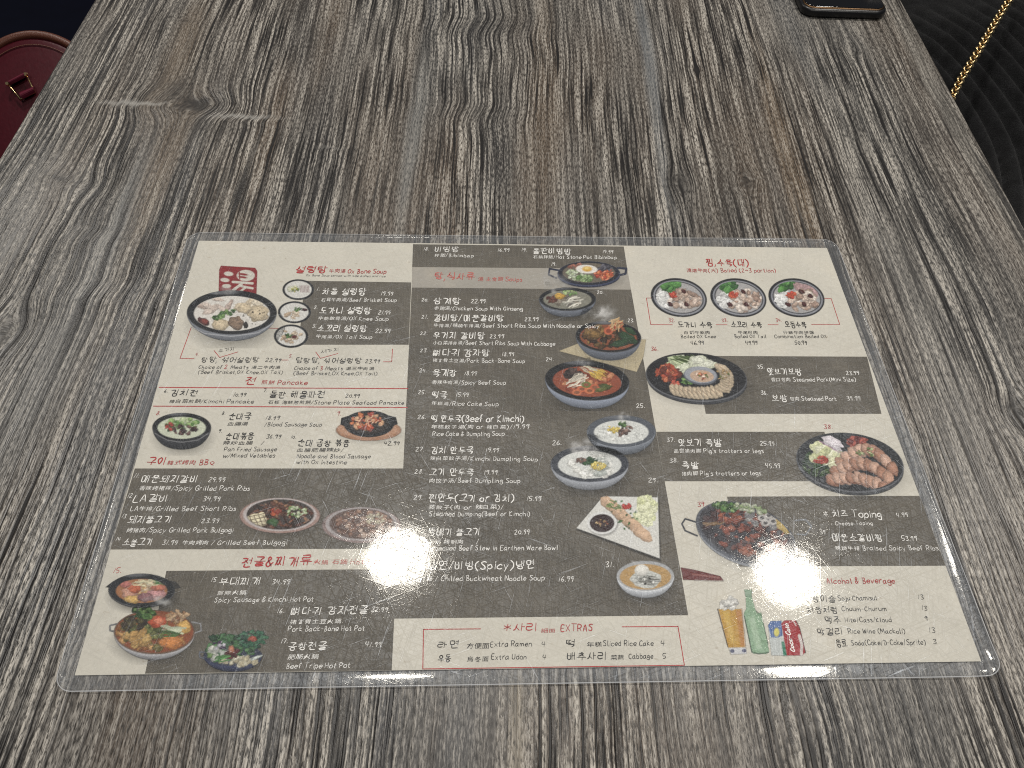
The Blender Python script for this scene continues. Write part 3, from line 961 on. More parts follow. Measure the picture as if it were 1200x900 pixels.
        me.polygons.add(len(quads))
        me.polygons.foreach_set('loop_start', np.arange(0, quads.size, 4, dtype=np.int32))
        me.update()
        me.validate()
        at = me.color_attributes.new('print', 'FLOAT_COLOR', 'POINT')
        C = s.C[used]
        g = C.mean(1, keepdims=True)
        C = (g + (C - g) * .84) ** 1.08
        gr = fbm(s.X[used] * 1.3, s.Y[used] * 1.3, 4)[:, None]
        C = C * (.72 + .46 * gr)
        rgba = np.concatenate([np.clip(C, 0, 1), np.clip(s.A[used], 0, 1)[:, None]], 1)
        at.data.foreach_set('color', rgba.ravel().astype(np.float32))
        return link(name, me, paper, [M_PRINT])


def print_photo_mat():
    m, b = new_mat('printed_photograph')
    a = N.node('ShaderNodeAttribute', attribute_name='print')
    f = noise(coords(), 1100, 2)
    c = mixc(ramp(f, .3, .7, 0, .22), N(a.outputs['Color']), (.05, .05, .05))
    N.put(b.inputs['Base Color'], c)
    b.inputs['Roughness'].default_value = .75
    b.inputs['Specular IOR Level'].default_value = .15
    N.nt.links.new(a.outputs['Alpha'], b.inputs['Alpha'])
    return m


M_PRINT = print_photo_mat()
BLK, SIDE = (28, 29, 33), (118, 122, 130)


def bowl(p, cx, cy, rx, ry, drop, rot=0, rim=BLK, side=SIDE, inner=None, isc=.86, light=True):
    """printed bowl: shadow, side wall, rim ring, soup surface"""
    p.shadow(cx + rx * .05, cy + ry * .35 + drop * .6, rx * 1.02, ry * .95 + drop * .5, .55)
    for k in range(8):
        t = 1 - k / 8
        q = 1 - .22 * t * t
        f_ = .75 + .5 * (1 - t)
        p.ell(cx, cy + drop * t + ry * .12 * t, rx * q, ry * q, tuple(v * f_ for v in side), rot)
    p.ell(cx, cy + .8, rx, ry, tuple(min(255, v + 60) for v in rim), rot)
    p.ell(cx, cy, rx, ry, rim, rot)
    if light:
        p.inside(cx, cy, rx, ry, rot)
        p.ell(cx - rx * .25, cy - ry * .93, rx * .4, ry * .12, (130, 132, 138), rot, soft=2, alpha=.6)
        p.inside(None, 0, 0, 0)
    p.ell(cx, cy + ry * .06, rx * isc, ry * isc * .94, inner or (200, 190, 175), rot, mott=.15)


GREENS = [(74, 110, 52), (96, 138, 70), (50, 82, 40), (130, 165, 95)]
BEIGE = [(205, 185, 160), (188, 165, 138), (222, 206, 184), (170, 145, 120)]
MEAT = [(120, 78, 58), (98, 62, 48), (148, 100, 76), (76, 52, 42)]
ORNG = [(205, 98, 52), (188, 72, 44), (222, 132, 76), (160, 62, 40)]

# red stamp behind the first bowl, with its white character
p = Pic(252, 306, 306, 348, .0003)
p.polyg([(259, 311.5), (299, 314), (301.5, 318), (300.5, 345), (256.3, 345), (257, 316)], (150, 28, 34), mott=.25)
WH = (214, 208, 196)
for (x, y, a, b_, r) in ((268, 321, 5.4, 2.6, 5), (263.6, 328.3, 5.2, 2.4, 5), (265.5, 335.4, 5.2, 2.4, 0)):
    p.ell(x, y, a, b_, WH, r)
p.ell(288, 323, 10.6, 6.6, WH)
p.ell(285, 321.6, 5.6, 1.3, (150, 28, 34), 8)
p.ell(284.5, 325, 5.0, 1.2, (150, 28, 34), 8)
p.line([(280.5, 319), (281, 327)], 1.4, (150, 28, 34))
p.line([(273, 330.5), (296, 332.2)], 2.8, WH)
p.line([(283, 333), (273.5, 340)], 3.2, WH)
p.line([(283, 335.5), (296, 338)], 2.6, WH)
p.line([(288, 337), (281, 342)], 2.4, WH)
p.build('red_stamp', z=ZI - .00003)

# big ox bone soup
p = Pic(214, 334, 330, 408, .0003)
bowl(p, 271.7, 366, 52.3, 25.6, 10.5, inner=(226, 221, 213), isc=.85)
p.inside(271.7, 367.6, 44.2, 20.4)
p.scatter(258, 358, 24, 8, 9, (6, 11), [(206, 190, 178), (190, 170, 158), (218, 206, 196)], asp=(.25, .4), dark=.3)
p.scatter(292, 358, 15, 8, 8, (6, 10), [(224, 212, 190), (208, 192, 165)], asp=(.5, .7), dark=.4)
for (x, y, a, b_) in ((303, 368, 13, 9.5), (287, 362, 9, 6), (258, 381, 10.5, 7.5)):
    p.lump(x, y, a, b_, (212, 194, 162), 0, .5, .4, .5)
p.lump(277, 379, 10, 8, (148, 124, 104), 20, .6, .5, .6)
p.lump(288, 381, 3, 4, (50, 40, 34))
p.scatter(262, 369, 14, 3.5, 44, (1.2, 2.6), GREENS, -18, dark=.5)
p.lump(238.5, 378, 7.6, 5.2, (96, 38, 34), 20, .7)
p.lump(240, 377, 4.6, 3.0, (136, 62, 52), 20, .5)
p.scatter(300, 372, 16, 9, 12, (.6, 1.2), [(60, 48, 40)])
p.inside(None, 0, 0, 0)
p.line([(224, 383), (240, 391), (271, 394.5), (303, 390), (320, 379)], 1.0, (205, 205, 208), .55)
p.steam(266, 341, 12, 6, 8, .25)
p.build()

# three small soups
for i, (cx, cy, rx, ry) in enumerate(((349.5, 339.5, 18.3, 12), (345, 366, 19.2, 12.8), (341, 394, 20, 13.6))):
    p = Pic(cx - 24, cy - 17, cx + 24, cy + 18, .0003)
    p.ell(cx, cy, rx, ry, (26, 28, 34))
    p.ell(cx, cy, rx * .86, ry * .84, (222, 220, 214))
    p.inside(cx, cy, rx * .84, ry * .82)
    if i == 0:
        for k in range(7):
            p.line([(cx + 2 + k * 1.7, cy - 4.5), (cx + 3 + k * 1.6, cy + 3)], .9, (165, 140, 138))
        p.lump(cx - 6, cy - 1, 7, 4, (214, 214, 190))
        p.scatter(cx - 4, cy, 4, 3, 12, (.8, 1.8), [(190, 185, 70), (110, 140, 60)])
    elif i == 1:
        p.scatter(cx - 2, cy + 2, 10, 5, 12, (2, 5), BEIGE, asp=(.3, .6), dark=.3)
        p.scatter(cx + 4, cy - 3.5, 4, 2.5, 16, (1, 2), GREENS)
        p.lump(cx + 12, cy - 3, 4, 1.6, (70, 30, 32))
    else:
        p.scatter(cx, cy, 12, 8, 22, (2, 4), BEIGE, dark=.4)
        p.scatter(cx - 2, cy - 1, 4, 2.5, 14, (1, 2), GREENS)
        p.lump(cx + 4, cy + 1, 2.8, 2, (100, 38, 34))
    p.build()

# blood sausage soup
p = Pic(174, 478, 254, 534)
bowl(p, 213, 500.5, 34, 16.5, 11.5, inner=(208, 214, 190), isc=.83, side=(52, 53, 58))
p.inside(212.7, 501.6, 28, 12.6)
p.scatter(214, 497, 20, 7, 30, (2, 4.5), [(150, 180, 110), (190, 205, 160), (96, 138, 70)], dark=.35)
p.scatter(216, 504, 16, 5, 18, (2, 3.6), [(88, 62, 58), (120, 90, 84), (66, 44, 44)], dark=.6)
p.scatter(198, 500, 5, 4, 14, (1.5, 3), [(60, 95, 50), (170, 60, 48)])
p.inside(None, 0, 0, 0)
p.line([(182, 508), (196, 516), (213, 518.5), (232, 516), (244, 508)], .9, (170, 170, 172), .5)
p.build()

# sizzling plate on its board
p = Pic(388, 476, 476, 522)
p.shadow(434, 508, 38, 12, .4)
p.ell(432, 504.2, 38, 12.4, (178, 132, 100), mott=.2)
p.ell(432, 502.5, 36, 10.6, (196, 150, 118))
p.ell(432.3, 497, 29.5, 15.6, (34, 35, 38))
p.polyg([(400, 490), (410, 487), (410, 502), (399, 498)], (34, 35, 38))
p.polyg([(455, 487), (464, 489), (466, 497), (456, 502)], (34, 35, 38))
p.ell(432.3, 496.5, 24, 12.2, (60, 52, 48))
p.scatter(430.5, 494.5, 19, 9.5, 52, (1.8, 4), ORNG + [(222, 172, 128), (140, 70, 56)], dark=.55)
p.strands(430, 494, 15, 7, 12, 9, 1, (235, 190, 150))
p.build()

# two oval grill plates
p = Pic(276, 578, 380, 632)
p.shadow(330, 610, 47, 19, .4)
p.ell(328, 604.3, 47, 20.6, (172, 142, 132), mott=.15)
p.ell(328, 603.2, 43, 19.4, (196, 186, 184))
p.ell(328.5, 603, 39.5, 17.8, (66, 55, 48))
p.inside(328.5, 603, 38.8, 17.2)
p.scatter(330, 603, 36, 15, 110, (2.2, 5), MEAT + [(160, 120, 90)], dark=.6, asp=(.3, .7))
p.scatter(346, 600, 14, 7, 30, (1.4, 2.8), [(176, 196, 146), (120, 150, 84), (205, 214, 180)])
p.lump(302.5, 610, 12.5, 9, (222, 212, 178), 0, .25)
for k in range(4):
    p.line([(292 + k * 5.5, 604), (298 + k * 5.5, 618)], .9, (96, 72, 50))
    p.line([(291, 606 + k * 4), (314, 601 + k * 4.4)], .8, (96, 72, 50))
p.lump(320, 612, 7, 5, (70, 104, 60), 20)
p.scatter(323, 600, 6, 4, 16, (1.5, 3), ORNG)
p.inside(None, 0, 0, 0)
p.build()
p = Pic(374, 590, 476, 642)
p.ell(423.5, 615.5, 46, 21, (158, 138, 134), mott=.15)
p.ell(423.5, 614.3, 42, 19.6, (176, 168, 168))
p.ell(424, 614, 38, 17.8, (112, 92, 84))
p.inside(424, 614, 37.4, 17.2)
p.scatter(424, 614, 35, 15, 120, (2, 4.4), [(150, 116, 100), (176, 142, 122), (122, 92, 80), (190, 166, 150)], dark=.5)
p.scatter(440, 608, 12, 6, 24, (1.4, 3), [(196, 186, 160), (205, 200, 180)])
p.inside(None, 0, 0, 0)
p.build()

# sausage hot pot with flat handles
p = Pic(120, 664, 216, 718)
p.polyg([(124, 688), (133, 681), (141, 682), (134, 690)], (48, 48, 50))
p.polyg([(196, 680), (206, 682), (212, 689), (202, 690)], (70, 68, 66))
p.shadow(168, 700, 38, 18, .5)
bowl(p, 166, 691.5, 38.5, 19.2, 3, inner=(176, 120, 76), isc=.78, side=(60, 60, 62), rim=(44, 46, 50))
p.inside(166, 693, 30, 15)
p.scatter(166, 692, 24, 11, 26, (3, 6), [(206, 170, 120), (190, 130, 90), (214, 190, 160)])
for (x, y, a, b_, c) in ((152, 695, 9, 7, (214, 160, 136)), (182, 696, 11, 7, (206, 150, 150)), (158, 690, 8, 5, (204, 110, 70)), (155, 703, 10, 4.5, (216, 176, 96)),
                         (170, 700, 9, 6, (150, 104, 108)), (147, 685, 7, 3.5, (196, 120, 110)), (186, 689, 9, 3.5, (196, 120, 96))):
    p.lump(x, y, a, b_, c)
p.strands(172, 684, 14, 4, 22, 10, 1.0, (228, 220, 180), 10)
p.strands(184, 683, 7, 3, 8, 8, 1.2, (90, 130, 80), 30)
p.inside(None, 0, 0, 0)
p.steam(188, 704, 16, 8, 12, .3)
p.build()

# pork back-bone hot pot
p = Pic(124, 708, 240, 778)
p.line([(138, 731), (129, 733), (129, 739), (137, 741)], 1.6, (128, 128, 130))
p.line([(225, 729), (235, 731), (236, 739), (226, 743)], 1.6, (158, 158, 160))
p.shadow(178, 754, 46, 24, .7)
for k in range(8):
    t = 1 - k / 8
    p.ell(181, 742 + 9 * t, 47 * (1 - .2 * t * t), 25.5 * (1 - .12 * t), tuple(v * (1.05 - .4 * t) for v in (186, 186, 190)))
p.ell(181, 741, 47.3, 26, (120, 96, 78))
p.ell(181, 740.5, 45.6, 24.6, (150, 82, 44), mott=.2)
p.inside(181, 740.5, 45.4, 24.4)
p.scatter(178, 742, 42, 20, 70, (3, 7), [(176, 128, 70), (198, 152, 92), (150, 98, 52), (128, 116, 62)], dark=.6)
p.scatter(172, 738, 22, 12, 46, (3, 6), [(112, 120, 66), (140, 142, 84), (86, 94, 52)], dark=.6)
p.scatter(156, 730, 14, 8, 26, (2.5, 5), [(78, 66, 50), (96, 88, 58), (60, 52, 42)])
p.scatter(160, 749, 18, 8, 20, (3, 7), [(206, 170, 100), (190, 150, 84)])
p.lump(216, 736, 9, 8, (222, 178, 92), 20)
p.lump(200, 753, 12.5, 8, (214, 138, 62), 0, .5)
p.lump(185, 729, 11, 7, (206, 92, 52), 0, .5)
p.lump(186, 728, 6, 3.6, (226, 134, 98))
p.strands(204, 738, 11, 5, 14, 15, 1.8, (214, 222, 190), 8, 12)
p.strands(200, 743, 8, 3, 8, 13, 1.4, (88, 122, 64), 4, 12)
p.inside(None, 0, 0, 0)
p.scatter(207, 722, 14, 6, 34, (2, 4), [(170, 130, 92), (140, 100, 72), (196, 164, 126)])
p.scatter(168, 718, 13, 6, 40, (2, 4.2), GREENS, dark=.55)
p.build()

# tripe hot pot heaped with greens
p = Pic(226, 732, 322, 792)
p.shadow(274, 775, 36, 14, .6)
p.line([(244, 765), (234, 764), (234, 770), (243, 773)], 1.6, (120, 124, 134))
for k in range(6):
    t = 1 - k / 6
    p.ell(273, 768 + 7 * t, 34 * (1 - .16 * t * t), 13.5 * (1 - .1 * t), tuple(v * (1.2 - .4 * t) for v in (54, 62, 92)))
p.ell(273, 768, 34, 12.8, (60, 66, 88))
p.scatter(272, 757, 30, 14, 90, (2.4, 5.5), [(58, 98, 62), (74, 120, 74), (44, 76, 52), (98, 142, 92)], dark=.6)
p.scatter(296, 750, 16, 10, 60, (2, 4.4), [(58, 112, 84), (86, 136, 104), (40, 76, 58)], dark=.6)
p.scatter(254, 766, 12, 8, 30, (2, 4.5), [(205, 206, 196), (180, 184, 176), (120, 150, 90)])
p.scatter(280, 775, 22, 4, 26, (2.4, 5), [(212, 206, 180), (190, 180, 150)])
p.scatter(257, 758, 8, 6, 10, (1.5, 3), [(200, 196, 206), (76, 56, 86)])
p.scatter(273, 765, 7, 6, 22, (2, 4), [(110, 40, 40), (84, 34, 34)])
p.lump(271, 761, 3.6, 5, (190, 120, 84))
p.lump(296, 748.5, 5.5, 3.4, (176, 86, 62))
p.strands(260, 773, 6, 4, 8, 12, 1.6, (96, 158, 84), -30, 12)
p.lump(300, 771, 8, 2, (206, 214, 208), -22)
p.build()

# stone pot bibimbap
p = Pic(638, 303, 740, 342)
p.line([(655, 317), (644, 315), (643, 322), (652, 326)], 1.9, (46, 52, 76))
p.line([(724, 314), (734, 315), (733, 321), (724, 323)], 2.4, (46, 52, 76))
p.shadow(690, 328, 38, 12, .5)
p.ell(690, 323.5, 36, 13.4, (40, 48, 78))
p.ell(690, 321, 36.4, 14.4, (70, 80, 112))
p.ell(690, 320.4, 35.8, 13.8, (36, 38, 52))
p.inside(690, 319.6, 31.5, 12)
p.ell(690, 320, 31, 11.6, (120, 110, 96))
p.scatter(673, 322, 10, 6, 34, (1.6, 3), [(206, 216, 190), (186, 200, 160)])
p.scatter(707, 321.5, 11, 6, 60, (1.4, 3), ORNG[:3] + [(232, 140, 100)])
p.scatter(684, 327, 10, 4, 28, (1.6, 3), [(110, 146, 80), (160, 186, 130)])
p.scatter(710, 313, 11, 4, 24, (1.6, 3), [(72, 70, 84), (110, 108, 120)])
p.scatter(674, 311.5, 9, 3.4, 24, (1.4, 3), [(186, 120, 100), (150, 96, 80)])
p.ell(687.5, 315.6, 12.6, 5.0, (236, 232, 224), 3)
p.ell(688, 315.4, 5.8, 3.2, (226, 176, 42), soft=1.5)
p.ell(687.5, 314.4, 3.4, 1.4, (250, 230, 150), soft=1.5, alpha=.7)
p.inside(None, 0, 0, 0)
p.steam(646, 329, 14, 9, 14, .3)
p.build()

# chicken soup
p = Pic(626, 330, 704, 376)
bowl(p, 665, 350.5, 32.8, 13.4, 9, inner=(140, 138, 124), side=(106, 112, 124))
p.inside(665, 351.2, 28, 11)
p.scatter(665, 352, 18, 7, 18, (2, 5), [(150, 140, 126), (120, 112, 104)])
p.scatter(646, 351, 6, 4, 14, (1.6, 3.4), [(96, 54, 46), (120, 76, 62)])
p.lump(656, 347.3, 6, 3.4, (214, 170, 60))
p.scatter(668, 343, 8, 2.6, 22, (1.2, 2.6), [(120, 156, 90), (170, 190, 130)])
p.strands(672, 353, 8, 5, 12, 14, 1.3, (224, 220, 206), -35, 26)
p.inside(None, 0, 0, 0)
p.steam(646, 340, 9, 6, 8, .28)
p.build()

# short rib soup on its napkin
p = Pic(648, 350, 775, 442)
p.polyg([(655, 411.5), (692, 397), (757, 398), (754, 418), (746, 436)], (198, 184, 150), mott=.12)
for k in range(9):
    p.line([(664 + k * 10, 408 - k * .5), (668 + k * 9.6, 420 + k * 1.6)], .5, (150, 136, 108), .5)
bowl(p, 713, 394.5, 38, 18, 12, rot=3, side=(98, 104, 116), inner=(150, 84, 50), isc=.88)
p.inside(713, 394.5, 33, 15.5)
p.scatter(708, 395, 26, 12, 70, (2.4, 5), [(120, 92, 50), (92, 66, 38), (150, 118, 66), (60, 44, 30)], dark=.7)
p.inside(None, 0, 0, 0)
p.scatter(697, 392, 12, 6, 22, (3, 6), [(150, 116, 62), (112, 82, 44)], dark=.7)
for (x, y, a, b_, r) in ((735, 396, 12, 5, 28), (727, 402, 12, 4, -12), (738, 388, 8, 3.4, 34)):
    p.lump(x, y, a, b_, (52, 82, 52), r, .6)
for (x, y) in ((718, 384), (725, 380), (713, 388)):
    p.ell(x, y, 5.4, 4.4, (204, 104, 60), soft=1)
    p.ell(x, y, 3.0, 2.4, (150, 70, 44), soft=1)
p.strands(722, 380, 7, 6, 18, 11, 1.1, (206, 172, 120), -60, 40)
p.steam(706, 368, 18, 10, 22, .34)
p.build()

# spicy beef soup
p = Pic(634, 416, 744, 482, .0003)
bowl(p, 688, 446, 49, 22.8, 12.5, rot=4, inner=(158, 80, 50), isc=.82, side=(132, 140, 156))
p.inside(688, 447, 40, 18.4, 4)
p.scatter(688, 448, 34, 14, 60, (1.6, 4), [(176, 92, 56), (196, 118, 78), (140, 62, 42), (206, 140, 96)], dark=.4)
p.scatter(672, 438, 11, 5, 34, (1.8, 4), [(70, 56, 52), (96, 80, 74), (52, 42, 42)])
p.strands(702, 438, 10, 5, 40, 10, .8, (226, 190, 70), 40, 22)
p.strands(690, 433, 8, 3, 20, 9, .7, (214, 206, 180), 30, 20)
p.strands(676, 446, 7, 5, 26, 18, 1.1, (236, 226, 206), -42, 8)
for (x, y, c) in ((682, 456, (216, 112, 66)), (691, 458, (222, 128, 78)), (687, 451, (112, 128, 56)), (697, 454, (204, 104, 60)), (676, 460, (212, 120, 74))):
    p.ell(x, y, 5.6, 3.6, c, soft=1)
    p.ell(x, y, 3.2, 1.9, (150, 92, 60), soft=1)
p.lump(709, 453, 9, 3, (88, 98, 52), 8)
p.lump(704, 457, 8, 2.4, (112, 116, 62), -10)
p.inside(None, 0, 0, 0)
p.steam(680, 424, 8, 6, 8, .25)
p.build()

# rice cake soup / dumpling soup
p = Pic(682, 480, 776, 536)
bowl(p, 728, 505.5, 40, 18.6, 11, inner=(224, 226, 222), isc=.8, rim=(92, 98, 108), side=(112, 118, 128))
p.inside(729, 507, 32, 14)
p.scatter(729, 508, 26, 10, 16, (3, 7), [(232, 232, 228), (214, 216, 212)], dark=.15)
p.scatter(718, 503.5, 6.5, 4, 16, (1.6, 3), [(220, 190, 70), (232, 210, 110)])
p.scatter(729, 497.5, 5, 3, 18, (1.2, 2.4), GREENS)
p.scatter(732, 505, 9, 4, 30, (1.5, 3), [(126, 96, 86), (96, 74, 68), (156, 128, 116)], -25)
p.inside(None, 0, 0, 0)
p.steam(730, 489, 10, 7, 10, .3)
p.build()
p = Pic(638, 504, 744, 582)
bowl(p, 691, 543.5, 45.2, 21, 12, inner=(222, 224, 220), isc=.82, rim=(62, 66, 76), side=(150, 154, 162))
p.inside(692, 546, 38, 16.4)
p.ell(691, 541, 44, 20, (150, 154, 160), alpha=.0)
p.scatter(692, 548, 30, 11, 26, (3, 8), [(236, 236, 230), (206, 208, 200), (186, 192, 186)], dark=.35)
p.scatter(690, 540.5, 9, 4, 36, (1.4, 2.8), [(46, 82, 48), (66, 106, 62)])
p.scatter(680, 539.5, 5, 2.6, 14, (1.4, 2.6), [(120, 92, 84), (150, 116, 100)])
p.scatter(701, 546, 8, 4.4, 36, (1.3, 2.8), [(226, 200, 84), (240, 222, 130)])
p.inside(None, 0, 0, 0)
p.steam(682, 523, 16, 11, 22, .33)
p.build()

# dumplings on a white square plate
p = Pic(668, 574, 782, 662)
p.polyg([(675.5, 621), (706, 582.5), (772, 584.5), (774, 658)], (40, 38, 36), .6, soft=3)
p.polyg([(675.5, 619), (707, 581.5), (771, 583), (773, 654.5)], (226, 225, 219), mott=.05)
p.scatter(757, 598, 12, 14, 30, (4, 9), [(214, 218, 168), (224, 226, 188)], dark=.15)
for k in range(9):
    t = k / 8
    p.lump(713 + t * 40, 590 + t * 36, 12, 6.4, (220, 184, 150), 35, .4, .4, .25)
p.scatter(730, 602, 20, 16, 26, (1, 2), [(76, 120, 62), (60, 96, 50)], 42)
p.scatter(735, 593, 6, 3, 12, (1.5, 3), [(206, 66, 52)])
p.strands(720, 592, 9, 5, 12, 7, 1.4, (140, 160, 90), 30)
p.ell(706.5, 614.2, 18, 14, (120, 118, 116), soft=2, alpha=.6)
p.ell(705.5, 613, 17.5, 13.2, (232, 232, 230))
p.ell(705.5, 613.2, 14.4, 10.6, (60, 34, 34), mott=.3)
p.scatter(705, 613, 7, 4, 14, (.8, 1.6), [(200, 170, 120), (150, 90, 60)])
p.build()

# cold noodles
p = Pic(716, 650, 797, 710)
bowl(p, 756.3, 675, 33.4, 17.6, 10, inner=(196, 158, 96), isc=.9, rim=(178, 180, 182), side=(176, 180, 186), light=False)
p.inside(757.5, 677, 30, 14.6)
p.ell(757, 679, 17.5, 10.5, (206, 208, 202), wob=.2, mott=.2)
p.strands(757, 680, 12, 6, 34, 14, .7, (110, 108, 100), 10, 26, .7)
p.scatter(757, 680, 12, 5, 12, (1, 2), [(60, 56, 50), (228, 228, 222)])
p.inside(None, 0, 0, 0)
p.lump(752, 668.5, 8.4, 6.8, (232, 230, 222), 0, .3, .1, .05)
p.steam(745, 660, 10, 5, 6, .25)
p.build()

# three boiled beef platters
for i, (cx, cy) in enumerate(((795.5, 348.8), (865.2, 349), (933.3, 349))):
    p = Pic(cx - 37, cy - 27, cx + 38, cy + 28, .0003)
    rot = 10
    p.ell(cx, cy, 33, 22.3, (34, 34, 40), rot)
    p.ell(cx + .5, cy + .3, 30.6, 20.2, (150, 152, 160), rot)
    p.ell(cx + .5, cy, 28.8, 18.6, (58, 58, 64), rot)
    p.ell(cx + .5, cy, 27.4, 17.6, (178, 176, 176), rot, mott=.15)
    p.inside(cx, cy, 28.5, 18.4, rot)
    p.scatter(cx - 15, cy + 2, 9, 9, 26, (2.4, 5), [(232, 232, 230), (212, 212, 210)], dark=.15)
    p.scatter(cx - 10, cy - 13, 9, 4.4, 24, (2.5, 6), [(70, 130, 58), (96, 156, 76), (52, 104, 46)], -10, dark=.4)
    if i == 2:
        for k in range(8):
            p.lump(cx + 2 + k * 2.6, cy - 12 + k * .6, 7, 3.4, (196, 160, 160), 50, .4)
    p.scatter(cx + 7, cy + 3, 17, 12, 46, (3, 6), [(222, 200, 184), (200, 174, 156), (234, 220, 208), (176, 148, 132)], dark=.6)
    p.scatter(cx - 6, cy - 3.5, 4.5, 3, 14, (1.4, 3), [(214, 92, 52), (200, 70, 44)])
    for (x, y) in ((6, -7), (9, 8), (-10, 8), (16, -2))[: 3 + (i == 2)]:
        p.lump(cx + x, cy + y, 3.6, 2.4, (84, 34, 32), 30, .6)
    p.inside(None, 0, 0, 0)
    p.build()

# steamed pork platter
p = Pic(750, 406, 884, 480, .0003)
p.shadow(818, 448, 60, 28, .5, 4)
p.ell(816.5, 446.3, 58.5, 27.5, (66, 68, 74), 5)
p.ell(816, 442.5, 59.3, 28.2, (112, 114, 120), 5)
p.ell(816, 441.6, 58.6, 27.6, (38, 38, 42), 5)
p.inside(816, 442, 56.5, 26, 5)
p.scatter(800, 428, 22, 6, 22, (4, 10), [(216, 222, 196), (194, 206, 164), (230, 232, 214)], 14, dark=.3)
p.strands(805, 421, 16, 4, 26, 16, 1.0, (96, 120, 66), 24, 14)
p.scatter(823, 427, 13, 5, 10, (5, 9), [(222, 224, 206), (206, 210, 186)], 18, dark=.3)
p.scatter(783.5, 437, 13, 9, 62, (2, 4.5), [(186, 82, 48), (158, 62, 40), (214, 124, 80), (120, 56, 40)], dark=.6)
p.scatter(791, 450, 5, 3, 12, (1.8, 3.5), [(206, 88, 60)])
p.scatter(806, 446, 7, 3.6, 26, (1.6, 3), GREENS)
for k in range(21):
    t = k / 20
    if t < .55:
        q = t / .55
        x, y = 789 + q * 58, 457 + 7.5 * math.sin(q * 2.3) - q * 5.5
        r = 62
    else:
        q = (t - .55) / .45
        x, y = 847 + 10 * math.sin(q * 2.4) + 1 - q * 10, 456 - q * 25
        r = 20
    p.lump(x, y, 8.2, 4.2, (216, 196, 166), r, .5, .3, .3)
    p.line([(x - 3, y - 3), (x + 3, y + 2.6)], .8, (140, 104, 84), .7)
p.scatter(845, 437, 12, 8, 20, (1, 2), [(110, 120, 60), (180, 150, 100)])
p.ell(821, 440.5, 20, 10.6, (104, 110, 122), 5)
p.ell(821, 439.4, 18.8, 9.6, (164, 168, 178), 5)
p.ell(822.5, 441, 14, 7, (206, 176, 150), 5, mott=.2)
p.scatter(822, 441, 9, 4, 18, (1.2, 2.6), [(222, 150, 110), (150, 70, 50), (110, 120, 60), (236, 210, 190)])
p.inside(None, 0, 0, 0)
p.build()

# sliced trotter platter
p = Pic(926, 500, 1066, 586, .0003)
p.shadow(1000, 550, 64, 34, .5, 8)
p.ell(996.5, 546.5, 62.5, 33.5, (70, 72, 76), 8)
p.ell(996, 542.5, 63.3, 34.3, (110, 112, 118), 8)
p.ell(996, 541.5, 62.4, 33.5, (48, 50, 54), 8)
p.inside(996, 542, 59.5, 31.5, 8)
p.scatter(958, 544, 18, 14, 70, (2, 4.4), [(44, 66, 42), (66, 92, 56), (90, 110, 70)], dark=.6)
p.scatter(967, 531, 15, 9, 22, (5, 10), [(220, 222, 176), (232, 232, 200), (206, 210, 160)], 30, dark=.3)
p.lump(975, 519, 14, 6, (224, 216, 222), 30, .3)
p.line([(960, 517), (985, 531)], 1.2, (176, 120, 160), .7)
p.lump(976, 543, 10, 7, (226, 226, 186), 60, .3)
p.scatter(962, 539, 8, 4, 30, (1.5, 3), [(176, 62, 44), (200, 92, 66)])
p.scatter(1004, 517, 11, 6, 34, (2, 4.4), [(150, 62, 52), (120, 46, 42), (186, 96, 80)])
for ring_ in range(3):
    for k in range(9):
        t = k / 8
        x = 986 + t * 60 - ring_ * 5
        y = 548 + ring_ * 8.5 - 26 * math.sin(t * 2.6 + .2) * (1 - ring_ * .33) + t * 10
        p.lump(x, y, 9.5, 6.2, s_ if False else p.rng.choice([(206, 160, 134), (188, 138, 112), (220, 178, 154)]), 30 + 30 * t, .6, .3, .3)
        p.line([(x - 6, y + 4), (x, y + 6), (x + 6, y + 3)], 1.0, (120, 70, 52), .65)
p.scatter(1016, 530, 12, 5, 16, (1, 2.2), [(196, 206, 150), (110, 130, 70)])
p.inside(None, 0, 0, 0)
p.build()

# braised ribs pan
p = Pic(794, 582, 962, 672)
p.line([(816, 612), (803, 608), (799, 614), (803, 622), (817, 628)], 1.6, (70, 74, 84))
p.line([(932, 610), (944, 609), (951, 617), (944, 627), (934, 626)], 1.6, (150, 154, 160))
p.shadow(876, 634, 60, 34, .4, 18)
p.ell(874, 629, 60, 33, (150, 154, 162), 20)
p.ell(874, 625.5, 61, 33.5, (96, 100, 110), 20)
p.ell(874.5, 624, 58, 31, (72, 70, 76), 20)
p.inside(874.5, 624, 57, 30.5, 20)
p.scatter(874, 624, 50, 26, 150, (2.6, 6), [(120, 70, 60), (150, 86, 70), (86, 62, 62), (170, 106, 84), (70, 66, 72)], 20, dark=.6)
p.scatter(868, 606, 26, 8, 30, (2, 4.6), [(140, 74, 56), (170, 100, 74)], 10)
p.scatter(895, 610, 24, 9, 26, (3, 6), [(170, 168, 166), (140, 138, 140)], 25)
for (x, y) in ((893, 607), (901, 604), (906, 611), (897, 613)):
    p.ell(x, y, 5, 4, (196, 192, 188))
    p.ell(x, y, 2.6, 2, (96, 92, 92))
p.lump(920, 617, 13, 7, (206, 178, 96), 38, .3, .3)
p.strands(836, 614, 8, 2, 6, 14, 1.4, (186, 150, 110), -8, 5)
p.inside(None, 0, 0, 0)
p.scatter(850, 594, 14, 5, 56, (2, 4), GREENS, 8, dark=.55)
p.scatter(880, 596, 22, 4, 26, (2, 4), [(150, 168, 120), (190, 196, 170)], 12)
p.build()


# drinks
def flat_line(p, x0, x1, ytop, ybot, xb0, xb1, col):
    p.polyg([(x0, ytop), (x1, ytop), (xb1, ybot), (xb0, ybot)], col)


